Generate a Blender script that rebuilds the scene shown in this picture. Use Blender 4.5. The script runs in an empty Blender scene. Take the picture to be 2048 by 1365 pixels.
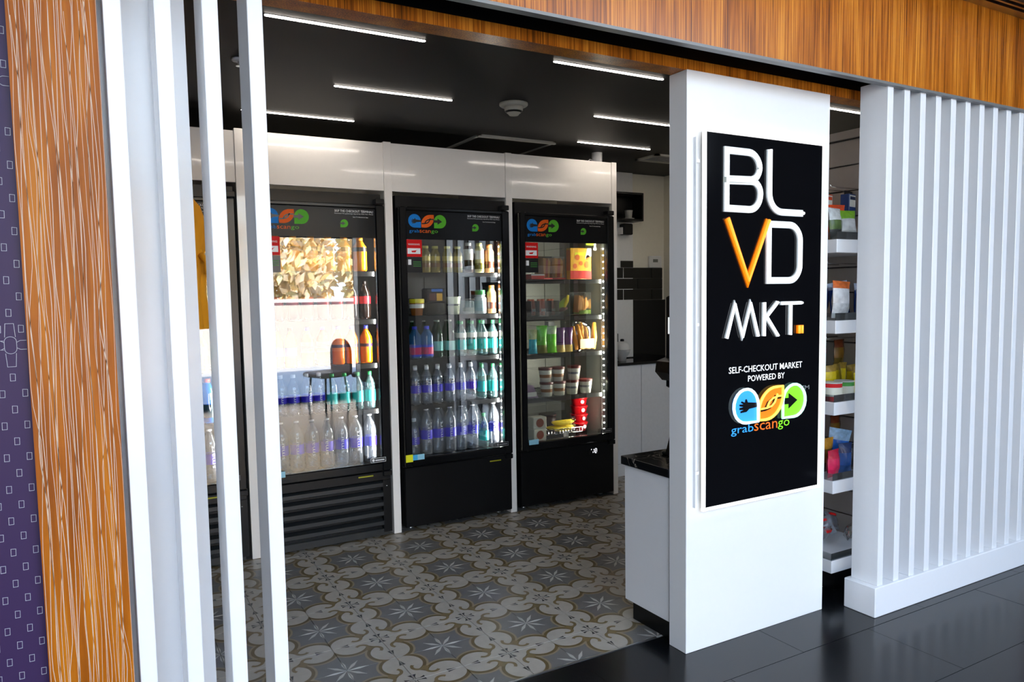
import bpy, bmesh, math, random
from mathutils import Vector, Matrix
PI = math.pi
random.seed(7)
sc = bpy.context.scene
COL = sc.collection

# ------------------------------------------------------------------ camera
cam_d = bpy.data.cameras.new('camera')
cam = bpy.data.objects.new('camera', cam_d)
COL.objects.link(cam)
RT = Vector((0.86778599, -0.49667729, -0.01609787))
UP = Vector((0.05257734, 0.05955354, 0.99683951))
FW = Vector((0.49414886, 0.86588974, -0.0777937))
cam.matrix_world = Matrix(((RT.x, UP.x, -FW.x, -1.8015), (RT.y, UP.y, -FW.y, -3.3464), (RT.z, UP.z, -FW.z, 1.4315), (0, 0, 0, 1)))
cam_d.sensor_width = 36.0
cam_d.lens = 1500.687 / 2048 * 36
cam_d.shift_x = -6.008 / 2048
cam_d.shift_y = 24.95 / 2048
cam_d.clip_start = 0.05
sc.camera = cam

# ------------------------------------------------------------------ view + world
sc.view_settings.view_transform = 'Standard'
sc.view_settings.look = 'None'
sc.view_settings.gamma = 1.0
sc.view_settings.use_curve_mapping = False
sc.view_settings.exposure = -0.14
W = bpy.data.worlds.new('sky')
sc.world = W
W.use_nodes = True
wn, wl = W.node_tree.nodes, W.node_tree.links
wn.clear()
wo = wn.new('ShaderNodeOutputWorld')
wb = wn.new('ShaderNodeBackground')
wt = wn.new('ShaderNodeTexCoord')
ws = wn.new('ShaderNodeSeparateXYZ')
wr = wn.new('ShaderNodeValToRGB')
wr.color_ramp.elements[0].position = 0.0
wr.color_ramp.elements[0].color = (0.82, 0.93, 1.0, 1)
wr.color_ramp.elements[1].position = 0.9
wr.color_ramp.elements[1].color = (0.30, 0.55, 1.0, 1)
wl.new(wt.outputs['Generated'], ws.inputs[0])
wl.new(ws.outputs['Z'], wr.inputs[0])
wl.new(wr.outputs[0], wb.inputs[0])
wb.inputs[1].default_value = 9.8
wl.new(wb.outputs[0], wo.inputs[0])

def lamp(name, kind, loc, energy, color=(1, 1, 1), rot=None, aim=None, **kw):
    d = bpy.data.lights.new(name, kind)
    d.energy = energy
    d.color = color
    for k, v in kw.items():
        setattr(d, k, v)
    o = bpy.data.objects.new(name, d)
    COL.objects.link(o)
    o.location = loc
    if aim is not None:
        o.rotation_euler = Vector(aim).to_track_quat('-Z', 'Y').to_euler()
    elif rot:
        o.rotation_euler = rot
    return o

# sun from behind the building: lights the terrace seen in the glass, never the lobby
lamp('sun', 'SUN', (0, 10, 12), 36.0, (1.0, 0.93, 0.82), aim=(-0.25, -0.75, -0.75), angle=0.02)
# daylight entering by the lobby's window band
pw = lamp('window_daylight', 'AREA', (-0.8, -5.47, 1.8), 1.0, aim=(0, 1, 0), shape='RECTANGLE', size=4.8, size_y=3.6)
pw.data.cycles.is_portal = True
# unseen high opening added to whiten the slat fronts
cl_ = lamp('clerestory_daylight', 'AREA', (2.95, -5.47, 3.3), 1.0, aim=(0, 1, 0), shape='RECTANGLE', size=2.5, size_y=1.3)
cl_.data.cycles.is_portal = True
LOBBY_LIGHTS = [(-3.0, -2.9), (-0.6, -2.9), (1.8, -2.9)]  # the lobby's recessed ceiling panels
LOBBY_POWER = 14.0
for lx, ly in LOBBY_LIGHTS:
    lamp('lobby_panel_light', 'AREA', (lx, ly, 3.97), LOBBY_POWER, (1.0, 0.97, 0.93), aim=(0, 0, -1), shape='RECTANGLE', size=1.2, size_y=0.6)
STRIP_L = 44.0       # ceiling strip radiance
COOLER_W = 12.0       # each cooler's LED strip

# ------------------------------------------------------------------ mesh helpers
class MB:
    def __init__(s):
        s.v = []; s.f = []; s.m = []; s.sm = []
    def add(s, vs, fs, m=0, smooth=False):
        b = len(s.v)
        s.v += [tuple(p) for p in vs]
        for f in fs:
            s.f.append(tuple(b + i for i in f)); s.m.append(m); s.sm.append(smooth)
        return s
    def box(s, x0, x1, y0, y1, z0, z1, m=0):
        vs = [(x0, y0, z0), (x1, y0, z0), (x1, y1, z0), (x0, y1, z0), (x0, y0, z1), (x1, y0, z1), (x1, y1, z1), (x0, y1, z1)]
        return s.add(vs, [(0, 3, 2, 1), (4, 5, 6, 7), (0, 1, 5, 4), (1, 2, 6, 5), (2, 3, 7, 6), (3, 0, 4, 7)], m)
    def cbox(s, x0, x1, y0, y1, z0, z1, c, m=0):
        """box with its four long vertical edges and its rims eased by c"""
        vs = []
        for z, k in ((z0, c), (z0 + c, 0), (z1 - c, 0), (z1, c)):
            a, b, d, e = x0 + k, x1 - k, y0 + k, y1 - k
            vs += [(a + c, d, z), (b - c, d, z), (b, d + c, z), (b, e - c, z), (b - c, e, z), (a + c, e, z), (a, e - c, z), (a, d + c, z)]
        fs = [tuple(range(7, -1, -1)), tuple(range(24, 32))]
        for r in range(3):
            for i in range(8):
                j = (i + 1) % 8
                fs.append((r * 8 + i, r * 8 + j, r * 8 + 8 + j, r * 8 + 8 + i))
        return s.add(vs, fs, m)
    def prism(s, pts, y0, y1, m=0, axis='y', smooth=False):
        """pts (a,b) polygon extruded along axis: y -> (a,y,b); z -> (a,b,z); x -> (x,a,b)"""
        n = len(pts)
        P = {'y': lambda a, b, t: (a, t, b), 'z': lambda a, b, t: (a, b, t), 'x': lambda a, b, t: (t, a, b)}[axis]
        vs = [P(a, b, y0) for a, b in pts] + [P(a, b, y1) for a, b in pts]
        s.add(vs, [tuple(range(n)), tuple(range(2 * n - 1, n - 1, -1))], m)
        b0 = len(s.v) - 2 * n
        for i in range(n):
            j = (i + 1) % n
            s.f.append((b0 + i, b0 + n + i, b0 + n + j, b0 + j)); s.m.append(m); s.sm.append(smooth)
        return s
    def lathe(s, prof, n=16, c=(0, 0, 0), m=0, caps=True, square=0.0, smooth=True):
        """prof [(r,z)]; square 0..1 pushes the round section towards a square one"""
        vs = []
        for r, z in prof:
            for i in range(n):
                a = 2 * PI * (i + .5) / n
                x, y = math.cos(a), math.sin(a)
                if square:
                    k = 1 / max(abs(x), abs(y)); k = 1 + (min(k, 1.28) - 1) * square
                    x *= k; y *= k
                vs.append((c[0] + r * x, c[1] + r * y, c[2] + z))
        fs = []
        for k in range(len(prof) - 1):
            for i in range(n):
                j = (i + 1) % n
                fs.append((k * n + i, k * n + j, (k + 1) * n + j, (k + 1) * n + i))
        s.add(vs, fs, m, smooth)
        if caps:
            b = len(s.v) - len(vs)
            s.f.append(tuple(b + i for i in range(n - 1, -1, -1))); s.m.append(m); s.sm.append(False)
            e = b + (len(prof) - 1) * n
            s.f.append(tuple(e + i for i in range(n))); s.m.append(m); s.sm.append(False)
        return s
    def tube(s, pts, r, n=8, m=0, closed=False, radii=None, smooth=True):
        pts = [Vector(p) for p in pts]
        L = len(pts); vs = []
        up = None
        for i, p in enumerate(pts):
            a = pts[i - 1] if (i > 0 or closed) else p
            b = pts[(i + 1) % L] if (i < L - 1 or closed) else p
            d = (b - a).normalized()
            if up is None:
                up = Vector((0, 0, 1)) if abs(d.z) < .9 else Vector((1, 0, 0))
            t = d.cross(up)
            if t.length < 1e-5:
                t = d.cross(Vector((0, 1, 0.01)))
            t.normalize(); up = t.cross(d).normalized()
            rr = radii[i] if radii else r
            for k in range(n):
                q = 2 * PI * k / n
                vs.append(p + t * (rr * math.cos(q)) + up * (rr * math.sin(q)))
        fs = []
        for i in range(L if closed else L - 1):
            for k in range(n):
                j = (k + 1) % n; i2 = (i + 1) % L
                fs.append((i * n + k, i * n + j, i2 * n + j, i2 * n + k))
        if not closed:
            fs += [tuple(range(n - 1, -1, -1)), tuple((L - 1) * n + k for k in range(n))]
        return s.add(vs, fs, m, smooth)
    def ribbon(s, pts, w, y0, y1, m=0, closed=False):
        """flat stroke of width w along (x,z) points, extruded in y"""
        n = len(pts); L = []; R = []
        for i, (x, z) in enumerate(pts):
            def dirv(a, b):
                d = Vector((b[0] - a[0], b[1] - a[1])); return d.normalized()
            if closed or 0 < i < n - 1:
                d1 = dirv(pts[i - 1], pts[i]); d2 = dirv(pts[i], pts[(i + 1) % n])
            elif i == 0:
                d1 = d2 = dirv(pts[0], pts[1])
            else:
                d1 = d2 = dirv(pts[-2], pts[-1])
            n1 = Vector((-d1.y, d1.x)); n2 = Vector((-d2.y, d2.x))
            b = n1 + n2
            if b.length < 0.3: b = n1.copy()
            b.normalize(); k = w / 2 / max(.45, b.dot(n1))
            L.append((x + b.x * k, z + b.y * k)); R.append((x - b.x * k, z - b.y * k))
        for i in range(n if closed else n - 1):
            j = (i + 1) % n
            s.prism([L[i], L[j], R[j], R[i]], y0, y1, m)
        return s
    def mesh(s, name, mats):
        me = bpy.data.meshes.new(name)
        me.from_pydata(s.v, [], s.f)
        for a in (mats if isinstance(mats, (list, tuple)) else [mats]):
            me.materials.append(a)
        me.polygons.foreach_set('material_index', s.m)
        me.polygons.foreach_set('use_smooth', s.sm)
        bm = bmesh.new(); bm.from_mesh(me)
        bmesh.ops.recalc_face_normals(bm, faces=bm.faces)
        bm.to_mesh(me); bm.free()
        me.update()
        return me

def link(name, me, parent=None, loc=(0, 0, 0), rot=(0, 0, 0)):
    o = bpy.data.objects.new(name, me)
    COL.objects.link(o)
    o.location = loc; o.rotation_euler = rot
    if parent is not None:
        o.parent = parent
    return o
def obj(name, mb, mats, parent=None, loc=(0, 0, 0), rot=(0, 0, 0)):
    return link(name, mb.mesh(name, mats), parent, loc, rot)
def tag(o, label, cat, group=None):
    o['label'] = label; o['category'] = cat
    if group: o['group'] = group
    return o
def thing(name, label, cat, loc=(0, 0, 0), rotz=0, group=None):
    o = bpy.data.objects.new(name, None)
    COL.objects.link(o); o.location = loc; o.rotation_euler = (0, 0, rotz); o.empty_display_size = .05
    return tag(o, label, cat, group)
def struct(name, mb, mats, parent=None):
    o = obj(name, mb, mats, parent)
    if parent is None: o['kind'] = 'structure'
    return o
def dup(root, loc, rot=(0, 0, 0), label=None, group=None, scale=None):
    r = root.copy(); COL.objects.link(r); r.location = loc; r.rotation_euler = rot
    if scale: r.scale = scale
    if label: r['label'] = label
    if group: r['group'] = group
    for ch in list(root.children):
        c = ch.copy(); COL.objects.link(c); c.parent = r
        for g in ch.children:
            d = g.copy(); COL.objects.link(d); d.parent = c
    return r
def fillet(pts, radii, n=6, closed=False):
    out = []
    N = len(pts)
    for i, p in enumerate(pts):
        r = radii[i] if isinstance(radii, (list, tuple)) else radii
        if r <= 0 or (not closed and i in (0, N - 1)):
            out.append(p); continue
        P = Vector(p); A = Vector(pts[i - 1]); B = Vector(pts[(i + 1) % N])
        u = (A - P).normalized(); v = (B - P).normalized()
        ang = u.angle(v); d = r / math.tan(ang / 2)
        c = P + (u + v).normalized() * (r / math.sin(ang / 2))
        a0 = P + u * d - c; a1 = P + v * d - c
        t0 = math.atan2(a0.y, a0.x); t1 = math.atan2(a1.y, a1.x)
        dt = (t1 - t0 + PI) % (2 * PI) - PI
        for k in range(n + 1):
            t = t0 + dt * k / n
            out.append((c.x + r * math.cos(t), c.y + r * math.sin(t)))
    return out
def text_mb(body, width, height, mat, name, parent, x, y, z, align='l', depth=.0004, rot=(PI / 2, 0, 0), bold=0.0):
    """lettering as thin mesh facing -y; fitted to width x height (cap height + descender box)"""
    cu = bpy.data.curves.new(name, 'FONT')
    cu.body = body; cu.size = 1; cu.resolution_u = 2; cu.extrude = 0; cu.offset = bold
    t = bpy.data.objects.new('tmp', cu); COL.objects.link(t)
    dg = bpy.context.evaluated_depsgraph_get()
    me = bpy.data.meshes.new_from_object(t.evaluated_get(dg))
    bpy.data.objects.remove(t); bpy.data.curves.remove(cu)
    xs = [v.co.x for v in me.vertices]; ys = [v.co.y for v in me.vertices]
    sx = width / (max(xs) - min(xs)); sy = height / (max(ys) - min(ys))
    x0 = min(xs); y0 = min(ys)
    for v in me.vertices:
        v.co = ((v.co.x - x0) * sx, (v.co.y - y0) * sy, 0)
    me.materials.clear(); me.materials.append(mat); me.name = name
    return link(name, me, parent, (x, y, z), rot)

# ------------------------------------------------------------------ material helpers
MC = {}
def rgb(r, g, b):
    """sRGB 0..255 -> linear"""
    f = lambda c: ((c / 255) / 12.92 if c / 255 <= .04045 else ((c / 255 + .055) / 1.055) ** 2.4)
    return (f(r), f(g), f(b), 1)
def base(name):
    m = bpy.data.materials.new(name); m.use_nodes = True
    return m, m.node_tree.nodes, m.node_tree.links, m.node_tree.nodes['Principled BSDF']
def mat(name, col, rough=.5, metal=0, emit=None, es=0, vary=.06, scale=40, spec=.5, coat=0, bump=0):
    if name in MC: return MC[name]
    m, n, l, p = base(name)
    if len(col) == 3: col = (*col, 1)
    p.inputs['Base Color'].default_value = col
    p.inputs['Roughness'].default_value = rough
    p.inputs['Metallic'].default_value = metal
    p.inputs['Specular IOR Level'].default_value = spec
    p.inputs['Coat Weight'].default_value = coat
    if emit:
        p.inputs['Emission Color'].default_value = (*emit[:3], 1); p.inputs['Emission Strength'].default_value = es
    if vary:
        tc = n.new('ShaderNodeTexCoord'); nz = n.new('ShaderNodeTexNoise')
        nz.inputs['Scale'].default_value = scale; nz.inputs['Detail'].default_value = 2
        l.new(tc.outputs['Object'], nz.inputs['Vector'])
        mr = n.new('ShaderNodeMapRange'); mr.inputs['To Min'].default_value = 1 - vary; mr.inputs['To Max'].default_value = 1 + vary
        l.new(nz.outputs['Fac'], mr.inputs['Value'])
        mx = n.new('ShaderNodeMix'); mx.data_type = 'RGBA'; mx.blend_type = 'MULTIPLY'; mx.inputs['Factor'].default_value = 1
        mx.inputs[6].default_value = col
        l.new(mr.outputs[0], mx.inputs[7]); l.new(mx.outputs[2], p.inputs['Base Color'])
        if bump:
            bp = n.new('ShaderNodeBump'); bp.inputs['Strength'].default_value = bump; bp.inputs['Distance'].default_value = .002
            l.new(nz.outputs['Fac'], bp.inputs['Height']); l.new(bp.outputs[0], p.inputs['Normal'])
    MC[name] = m
    return m
def glassy(name, tint=(1, 1, 1), refl=1.0, rough=0.0, body=0.0, bodycol=(.5, .6, .7), ior=1.5):
    """thin clear sheet or bottle wall: transparent + fresnel gloss (+ a share of body colour)"""
    if name in MC: return MC[name]
    m = bpy.data.materials.new(name); m.use_nodes = True
    n, l = m.node_tree.nodes, m.node_tree.links; n.clear()
    out = n.new('ShaderNodeOutputMaterial'); tr = n.new('ShaderNodeBsdfTransparent'); gl = n.new('ShaderNodeBsdfGlossy')
    tr.inputs[0].default_value = (*tint, 1); gl.inputs['Roughness'].default_value = rough
    fr = n.new('ShaderNodeFresnel'); fr.inputs[0].default_value = ior
    mu = n.new('ShaderNodeMath'); mu.operation = 'MULTIPLY'; mu.inputs[1].default_value = refl; mu.use_clamp = True
    mx = n.new('ShaderNodeMixShader')
    l.new(fr.outputs[0], mu.inputs[0]); l.new(mu.outputs[0], mx.inputs[0])
    src = tr.outputs[0]
    if body:
        df = n.new('ShaderNodeBsdfDiffuse'); df.inputs[0].default_value = (*bodycol, 1)
        tl = n.new('ShaderNodeBsdfTranslucent'); tl.inputs[0].default_value = (*bodycol, 1)
        a = n.new('ShaderNodeMixShader'); a.inputs[0].default_value = .5
        l.new(df.outputs[0], a.inputs[1]); l.new(tl.outputs[0], a.inputs[2])
        b = n.new('ShaderNodeMixShader'); b.inputs[0].default_value = body
        l.new(tr.outputs[0], b.inputs[1]); l.new(a.outputs[0], b.inputs[2]); src = b.outputs[0]
    l.new(src, mx.inputs[1]); l.new(gl.outputs[0], mx.inputs[2])
    l.new(mx.outputs[0], out.inputs[0])
    MC[name] = m
    return m
def emitter(name, col, s):
    if name in MC: return MC[name]
    m, n, l, p = base(name)
    p.inputs['Base Color'].default_value = (*col[:3], 1)
    p.inputs['Emission Color'].default_value = (*col[:3], 1); p.inputs['Emission Strength'].default_value = s
    MC[name] = m
    return m

class E:
    """tiny expression builder on Math nodes"""
    nt = None
    def __init__(s, sock): s.s = sock
    @staticmethod
    def op(kind, *a):
        n = E.nt.nodes.new('ShaderNodeMath'); n.operation = kind
        for i, x in enumerate(a):
            if isinstance(x, E): E.nt.links.new(x.s, n.inputs[i])
            else: n.inputs[i].default_value = float(x)
        return E(n.outputs[0])
    def __add__(s, o): return E.op('ADD', s, o)
    __radd__ = __add__
    def __sub__(s, o): return E.op('SUBTRACT', s, o)
    def __rsub__(s, o): return E.op('SUBTRACT', o, s)
    def __mul__(s, o): return E.op('MULTIPLY', s, o)
    __rmul__ = __mul__
    def __lt__(s, o): return E.op('LESS_THAN', s, o)
    def __gt__(s, o): return E.op('GREATER_THAN', s, o)
    def abs(s): return E.op('ABSOLUTE', s)
def emin(a, b): return E.op('MINIMUM', a, b)
def emax(a, b): return E.op('MAXIMUM', a, b)
def elen(a, b): return E.op('SQRT', a * a + b * b)
def soft(d, w=.012): return E.op('SUBTRACT', 1, E.op('SMOOTH_MIN', 1, E.op('MAXIMUM', 0, d * (1 / w) + .5), 0))

def wood(name, c0, c1, c2, fine=170, rough=.28):
    m, n, l, p = base(name)
    tc = n.new('ShaderNodeTexCoord'); mp = n.new('ShaderNodeMapping')
    mp.inputs['Scale'].default_value = (fine, fine, 2.2)
    l.new(tc.outputs['Object'], mp.inputs[0])
    a = n.new('ShaderNodeTexNoise'); a.inputs['Scale'].default_value = 1; a.inputs['Detail'].default_value = 3; a.inputs['Roughness'].default_value = .6
    l.new(mp.outputs[0], a.inputs['Vector'])
    mp2 = n.new('ShaderNodeMapping'); mp2.inputs['Scale'].default_value = (14, 14, 1.1); l.new(tc.outputs['Object'], mp2.inputs[0])
    b = n.new('ShaderNodeTexNoise'); b.inputs['Scale'].default_value = 1; b.inputs['Detail'].default_value = 4; b.inputs['Distortion'].default_value = .6
    l.new(mp2.outputs[0], b.inputs['Vector'])
    E.nt = m.node_tree
    f = E(a.outputs['Fac']) * .7 + E(b.outputs['Fac']) * .4 - .05
    r = n.new('ShaderNodeValToRGB'); el = r.color_ramp.elements
    el[0].position = .36; el[0].color = c0
    el[1].position = .64; el[1].color = c2
    e = el.new(.5); e.color = c1
    l.new(f.s, r.inputs[0]); l.new(r.outputs[0], p.inputs['Base Color'])
    p.inputs['Roughness'].default_value = rough
    bp = n.new('ShaderNodeBump'); bp.inputs['Strength'].default_value = .15; bp.inputs['Distance'].default_value = .001
    l.new(a.outputs['Fac'], bp.inputs['Height']); l.new(bp.outputs[0], p.inputs['Normal'])
    return m

def cement_tile():
    """encaustic tile: a quarter of the medallion at the (0,0) corner, a quarter star at (1,1)"""
    m, n, l, p = base('cement_tile')
    E.nt = m.node_tree
    tc = n.new('ShaderNodeTexCoord'); sp = n.new('ShaderNodeSeparateXYZ')
    l.new(tc.outputs['Object'], sp.inputs[0])
    x = E(sp.outputs['X']) * 5.0 + .5; y = E(sp.outputs['Y']) * 5.0 + .5
    u = emax(x, y); v = emin(x, y)                    # fold on the diagonal
    d_lobe = elen(u - .66, v - .05) - .345            # outer lobe of the arm
    d_tip = emax(emax(v - .05, u - 1.02), .4 - u)
    d_core = elen(u, v) - .36
    shape = emin(emin(d_lobe, d_tip), d_core)
    tan1 = soft(shape - .115); brown = soft(shape - .07); gap = soft(shape - .0)
    ball = elen(u - .45, v - .235)
    ring = emax(emax(ball - .155, .088 - ball), (u - .45) * .75 + (v - .235) * .66 - .02)
    cut2 = emax(elen(u - .335, v - .335) - .085, .0 - (ball - .09))
    chan = soft(emin(ring, cut2), .01)
    dart = emax(emax((v - .01 - (.85 - u) * .28), .66 - u), u - .83)
    dart = soft(emax(dart, .012 - v), .01)
    cross = emax(emax(v - (.03 + emax(u - .1, 0) * .55), .016 - v), u - .20)
    cross = soft(emax(cross, .025 - u), .01)
    a = 1.0 - u; b = 1.0 - v                          # star quarter, a <= b
    def leaf(along, across, ln):
        w = emin(along * .16, (ln - along) * .20)
        return emax(across.abs() - emax(w, .006) * (ln - along > 0), along - ln)
    s1 = leaf(b, a, .43)
    s2 = leaf((a + b) * .7071, (b - a) * .7071, .42)
    star = soft(emin(s1, s2), .012)
    def col(c): 
        q = n.new('ShaderNodeRGB'); q.outputs[0].default_value = c; return q.outputs[0]
    def mix(f, A, B):
        q = n.new('ShaderNodeMix'); q.data_type = 'RGBA'
        l.new(f.s, q.inputs['Factor']); l.new(A, q.inputs[6]); l.new(B, q.inputs[7]); return q.outputs[2]
    nz = n.new('ShaderNodeTexNoise'); nz.inputs['Scale'].default_value = 22; nz.inputs['Detail'].default_value = 4
    l.new(tc.outputs['Object'], nz.inputs['Vector'])
    c = mix(star, col((.135, .13, .125, 1)), col((.43, .42, .39, 1)))
    c = mix(tan1, c, col((.24, .19, .12, 1)))
    c = mix(brown, c, col((.115, .078, .03, 1)))
    c = mix(gap, c, col((.36, .33, .285, 1)))
    c = mix(chan, c, col((.17, .12, .05, 1)))
    c = mix(dart, c, col((.012, .012, .014, 1)))
    c = mix(cross, c, col((.012, .012, .014, 1)))
    q = n.new('ShaderNodeMix'); q.data_type = 'RGBA'; q.blend_type = 'MULTIPLY'; q.inputs['Factor'].default_value = 1
    mr = n.new('ShaderNodeMapRange'); mr.inputs['To Min'].default_value = .82; mr.inputs['To Max'].default_value = 1.15
    l.new(nz.outputs['Fac'], mr.inputs['Value']); l.new(c, q.inputs[6]); l.new(mr.outputs[0], q.inputs[7])
    l.new(q.outputs[2], p.inputs['Base Color'])
    p.inputs['Roughness'].default_value = .38
    return m

WHITE = mat('white_gloss_lacquer', (.86, .87, .89), .16, vary=.01, spec=.5)
WHITE_SIDE = WHITE
PILLAR = mat('white_satin_lacquer', (.88, .89, .9), .3, vary=.01)
PANEL = mat('white_laminate', (.90, .86, .80), .1, vary=.015, coat=.3)
PLASTER = mat('cream_plaster', (.72, .69, .58), .85, vary=.04)
BLACKC = mat('black_ceiling_paint', (.0055, .0052, .0046), .5, vary=.1, scale=6, spec=.22)
BLACK = mat('black_powder_coat', (.0035, .0035, .004), .3, vary=.1, spec=.3)
BLACKG = mat('black_gloss_plastic', (.004, .004, .005), .08, vary=.05)
CAVE = mat('dark_cooler_liner', (.010, .0105, .012), .4, vary=.1)
DARKW = mat('dark_lobby_paint', (.010, .011, .012), .7, vary=.1)
GREYM = mat('brushed_aluminium', (.55, .56, .58), .32, metal=1, vary=.05)
GREYP = mat('grey_primer', (.25, .25, .25), .4)
WOOD = wood('teak_veneer', rgb(98, 48, 6), rgb(180, 100, 20), rgb(220, 144, 48), fine=210)
WOOD2 = wood('etched_veneer', rgb(140, 72, 8), rgb(166, 90, 10), rgb(186, 110, 18), fine=30, rough=.36)
WOOD2.node_tree.nodes['Principled BSDF'].inputs['Specular IOR Level'].default_value = .15
TILE = cement_tile()
GROUT = mat('grey_grout', (.22, .21, .2), .9)
LOBF = mat('charcoal_stone', (.0035, .004, .005), .2, vary=.25, scale=9, spec=.45)
GLASS = glassy('cooler_glass', (.94, .96, .96), 3.5)
ACRYL = glassy('clear_acrylic', (.9, .92, .92), 1.2, .02, .06, (.8, .85, .85))
PINK = mat('terrace_wall_paint', (.60, .51, .45), .8)
PAVE = mat('terrace_paving', (.40, .40, .41), .8)
BLACKP = mat('black_print', (.006, .006, .007), .3, vary=.05)
WHITEP = mat('white_print', (.8, .8, .8), .4, vary=.02)
BLUEP = mat('blue_print', rgb(20, 120, 200), .5, vary=.02, spec=.15)
ORANGEP = mat('orange_print', rgb(225, 95, 25), .5, vary=.02, spec=.15)
GREENP = mat('green_print', rgb(85, 170, 45), .5, vary=.02, spec=.15)
REDP = mat('red_print', rgb(205, 20, 20), .5, vary=.02, spec=.15)
YELP = mat('yellow_print', rgb(225, 225, 20), .4, vary=.02)
PBLUE = mat('pale_blue_print', rgb(150, 205, 225), .4, vary=.02)
CHROME = mat('polished_steel', (.8, .8, .8), .12, metal=1, vary=0)

# ------------------------------------------------------------------ setting
ZC = 2.414        # store ceiling
floor = struct('floor', MB().box(-7, 7, -5.5, 1.75, -.12, -.006), GROUT)
# patterned cement tiles, one object per tile; four turns make the medallion
tile_me = MB().cbox(-.0993, .0993, -.0993, .0993, -.005, 0, .0012).mesh('floor_tile', TILE)
for i in range(-11, 12):
    for j in range(-5, 8):
        cx, cy = i * .2 + .1, j * .2 + .1
        if cy > 0.9 and not (1.35 < cx < 2.5): continue
        t = link('floor_tile', tile_me, floor, (cx, cy, random.uniform(-.0004, 0)))
        ex, ey = i % 2, j % 2
        t.rotation_euler = (0, 0, {(0, 0): 0, (1, 0): PI / 2, (1, 1): PI, (0, 1): -PI / 2}[(ex, ey)])
obj('threshold_strip', MB().box(-2.2, .19, -1.008, -1.0, -.004, .002), GREYM, floor)
# charcoal lobby tiles, running bond
lob_me = MB().cbox(-.3994, .3994, -.1994, .1994, -.005, 0, .0006).mesh('stone_tile', LOBF)
for r in range(6):
    for k in range(-3, 4):
        cx = k * .8 + (.4 if r % 2 else 0) + .2; cy = -1.21 - r * .4
        link('stone_tile', lob_me, floor, (cx, cy, random.uniform(-.0005, 0)))
obj('lobby_paving', MB().box(-7, 7, -5.5, -3.41, -.006, 0).box(-7, -2.6, -3.41, -1.01, -.006, 0).box(3.2, 7, -3.41, -1.01, -.006, 0), LOBF, floor)
ceil = struct('ceiling', MB().box(-2.4, 2.62, -1.09, 1.75, ZC, ZC + .06), BLACKC)
SOFF = mat('lobby_ceiling_paint', (.6, .6, .6), .8)
struct('trim_1', MB().box(-7, 7, -2.2, -1.60, 2.75, 2.8).box(-7, 7, -2.2, -2.15, 2.8, 4.0), SOFF)
struct('ceiling_lobby', MB().box(-7, 7, -5.5, -2.15, 4.0, 4.06), SOFF)
struct('wall_back', MB().box(-2.4, 2.62, 1.63, 1.72, -.01, ZC), PLASTER)
struct('wall_left', MB().box(-2.4, -2.3, -1.08, 1.63, -.01, ZC), DARKW)
struct('wall_right', MB().box(2.52, 2.62, -1.08, 1.63, -.01, ZC), PLASTER)
struct('wall_pilaster', MB().box(1.5, 2.16, 1.6, 1.63, .9, ZC), mat('white_wall_paint', (.72, .72, .70), .7))
# lobby shell behind the camera
struct('wall_lobby', MB().box(1.62, 7, -5.56, -5.46, 0, 2.65).box(4.2, 7, -5.56, -5.46, 2.65, 4).box(1.62, 1.7, -5.56, -5.46, 2.65, 4).box(-7, -3.2, -5.56, -5.46, 0, 4).box(-3.2, 1.62, -5.56, -5.46, 3.6, 4).box(-7.1, -7, -5.5, -1.2, 0, 4).box(7, 7.1, -5.5, -1.1, 0, 4), DARKW)  # high gap beside the main window is added to light the slat fronts
struct('wall_bulkhead', MB().box(-7, 7, -1.16, -1.08, 2.665, 4.1).box(-7, -2.4, -1.16, -1.08, 0, 2.665).box(2.62, 7, -1.16, -1.08, 0, 2.665), DARKW)  # unseen wall added to stop sky light leaking in over the store
wf = MB()
for x in (-3.18, -1.98, -.79, .41, 1.60):
    wf.box(x - .025, x + .025, -5.54, -5.48, 0, 3.6)
for z in (.03, 2.30, 3.57): wf.box(-3.2, 1.62, -5.54, -5.48, z - .03, z + .03)
struct('window_1', wf, BLACK)
struct('ceiling_roof', MB().box(-9, 9, -5.7, 4, 4.12, 4.4), DARKW)
# terrace outside, seen only in the glass
struct('floor_terrace', MB().box(-16, 14, -16, -5.56, -.1, -.02), PAVE)
tw = thing('terrace_wall', 'pale pink garden wall across the terrace, seen mirrored in cooler glass', 'wall', (0, -11, 0))
obj('wall_panel', MB().box(-16, 14, -.1, .1, -.02, 1.35), PINK, tw)
obj('coping', MB().box(-16, 14, -.16, .16, 1.35, 1.42), mat('coping_stone', (.8, .75, .7), .7), tw)

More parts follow.
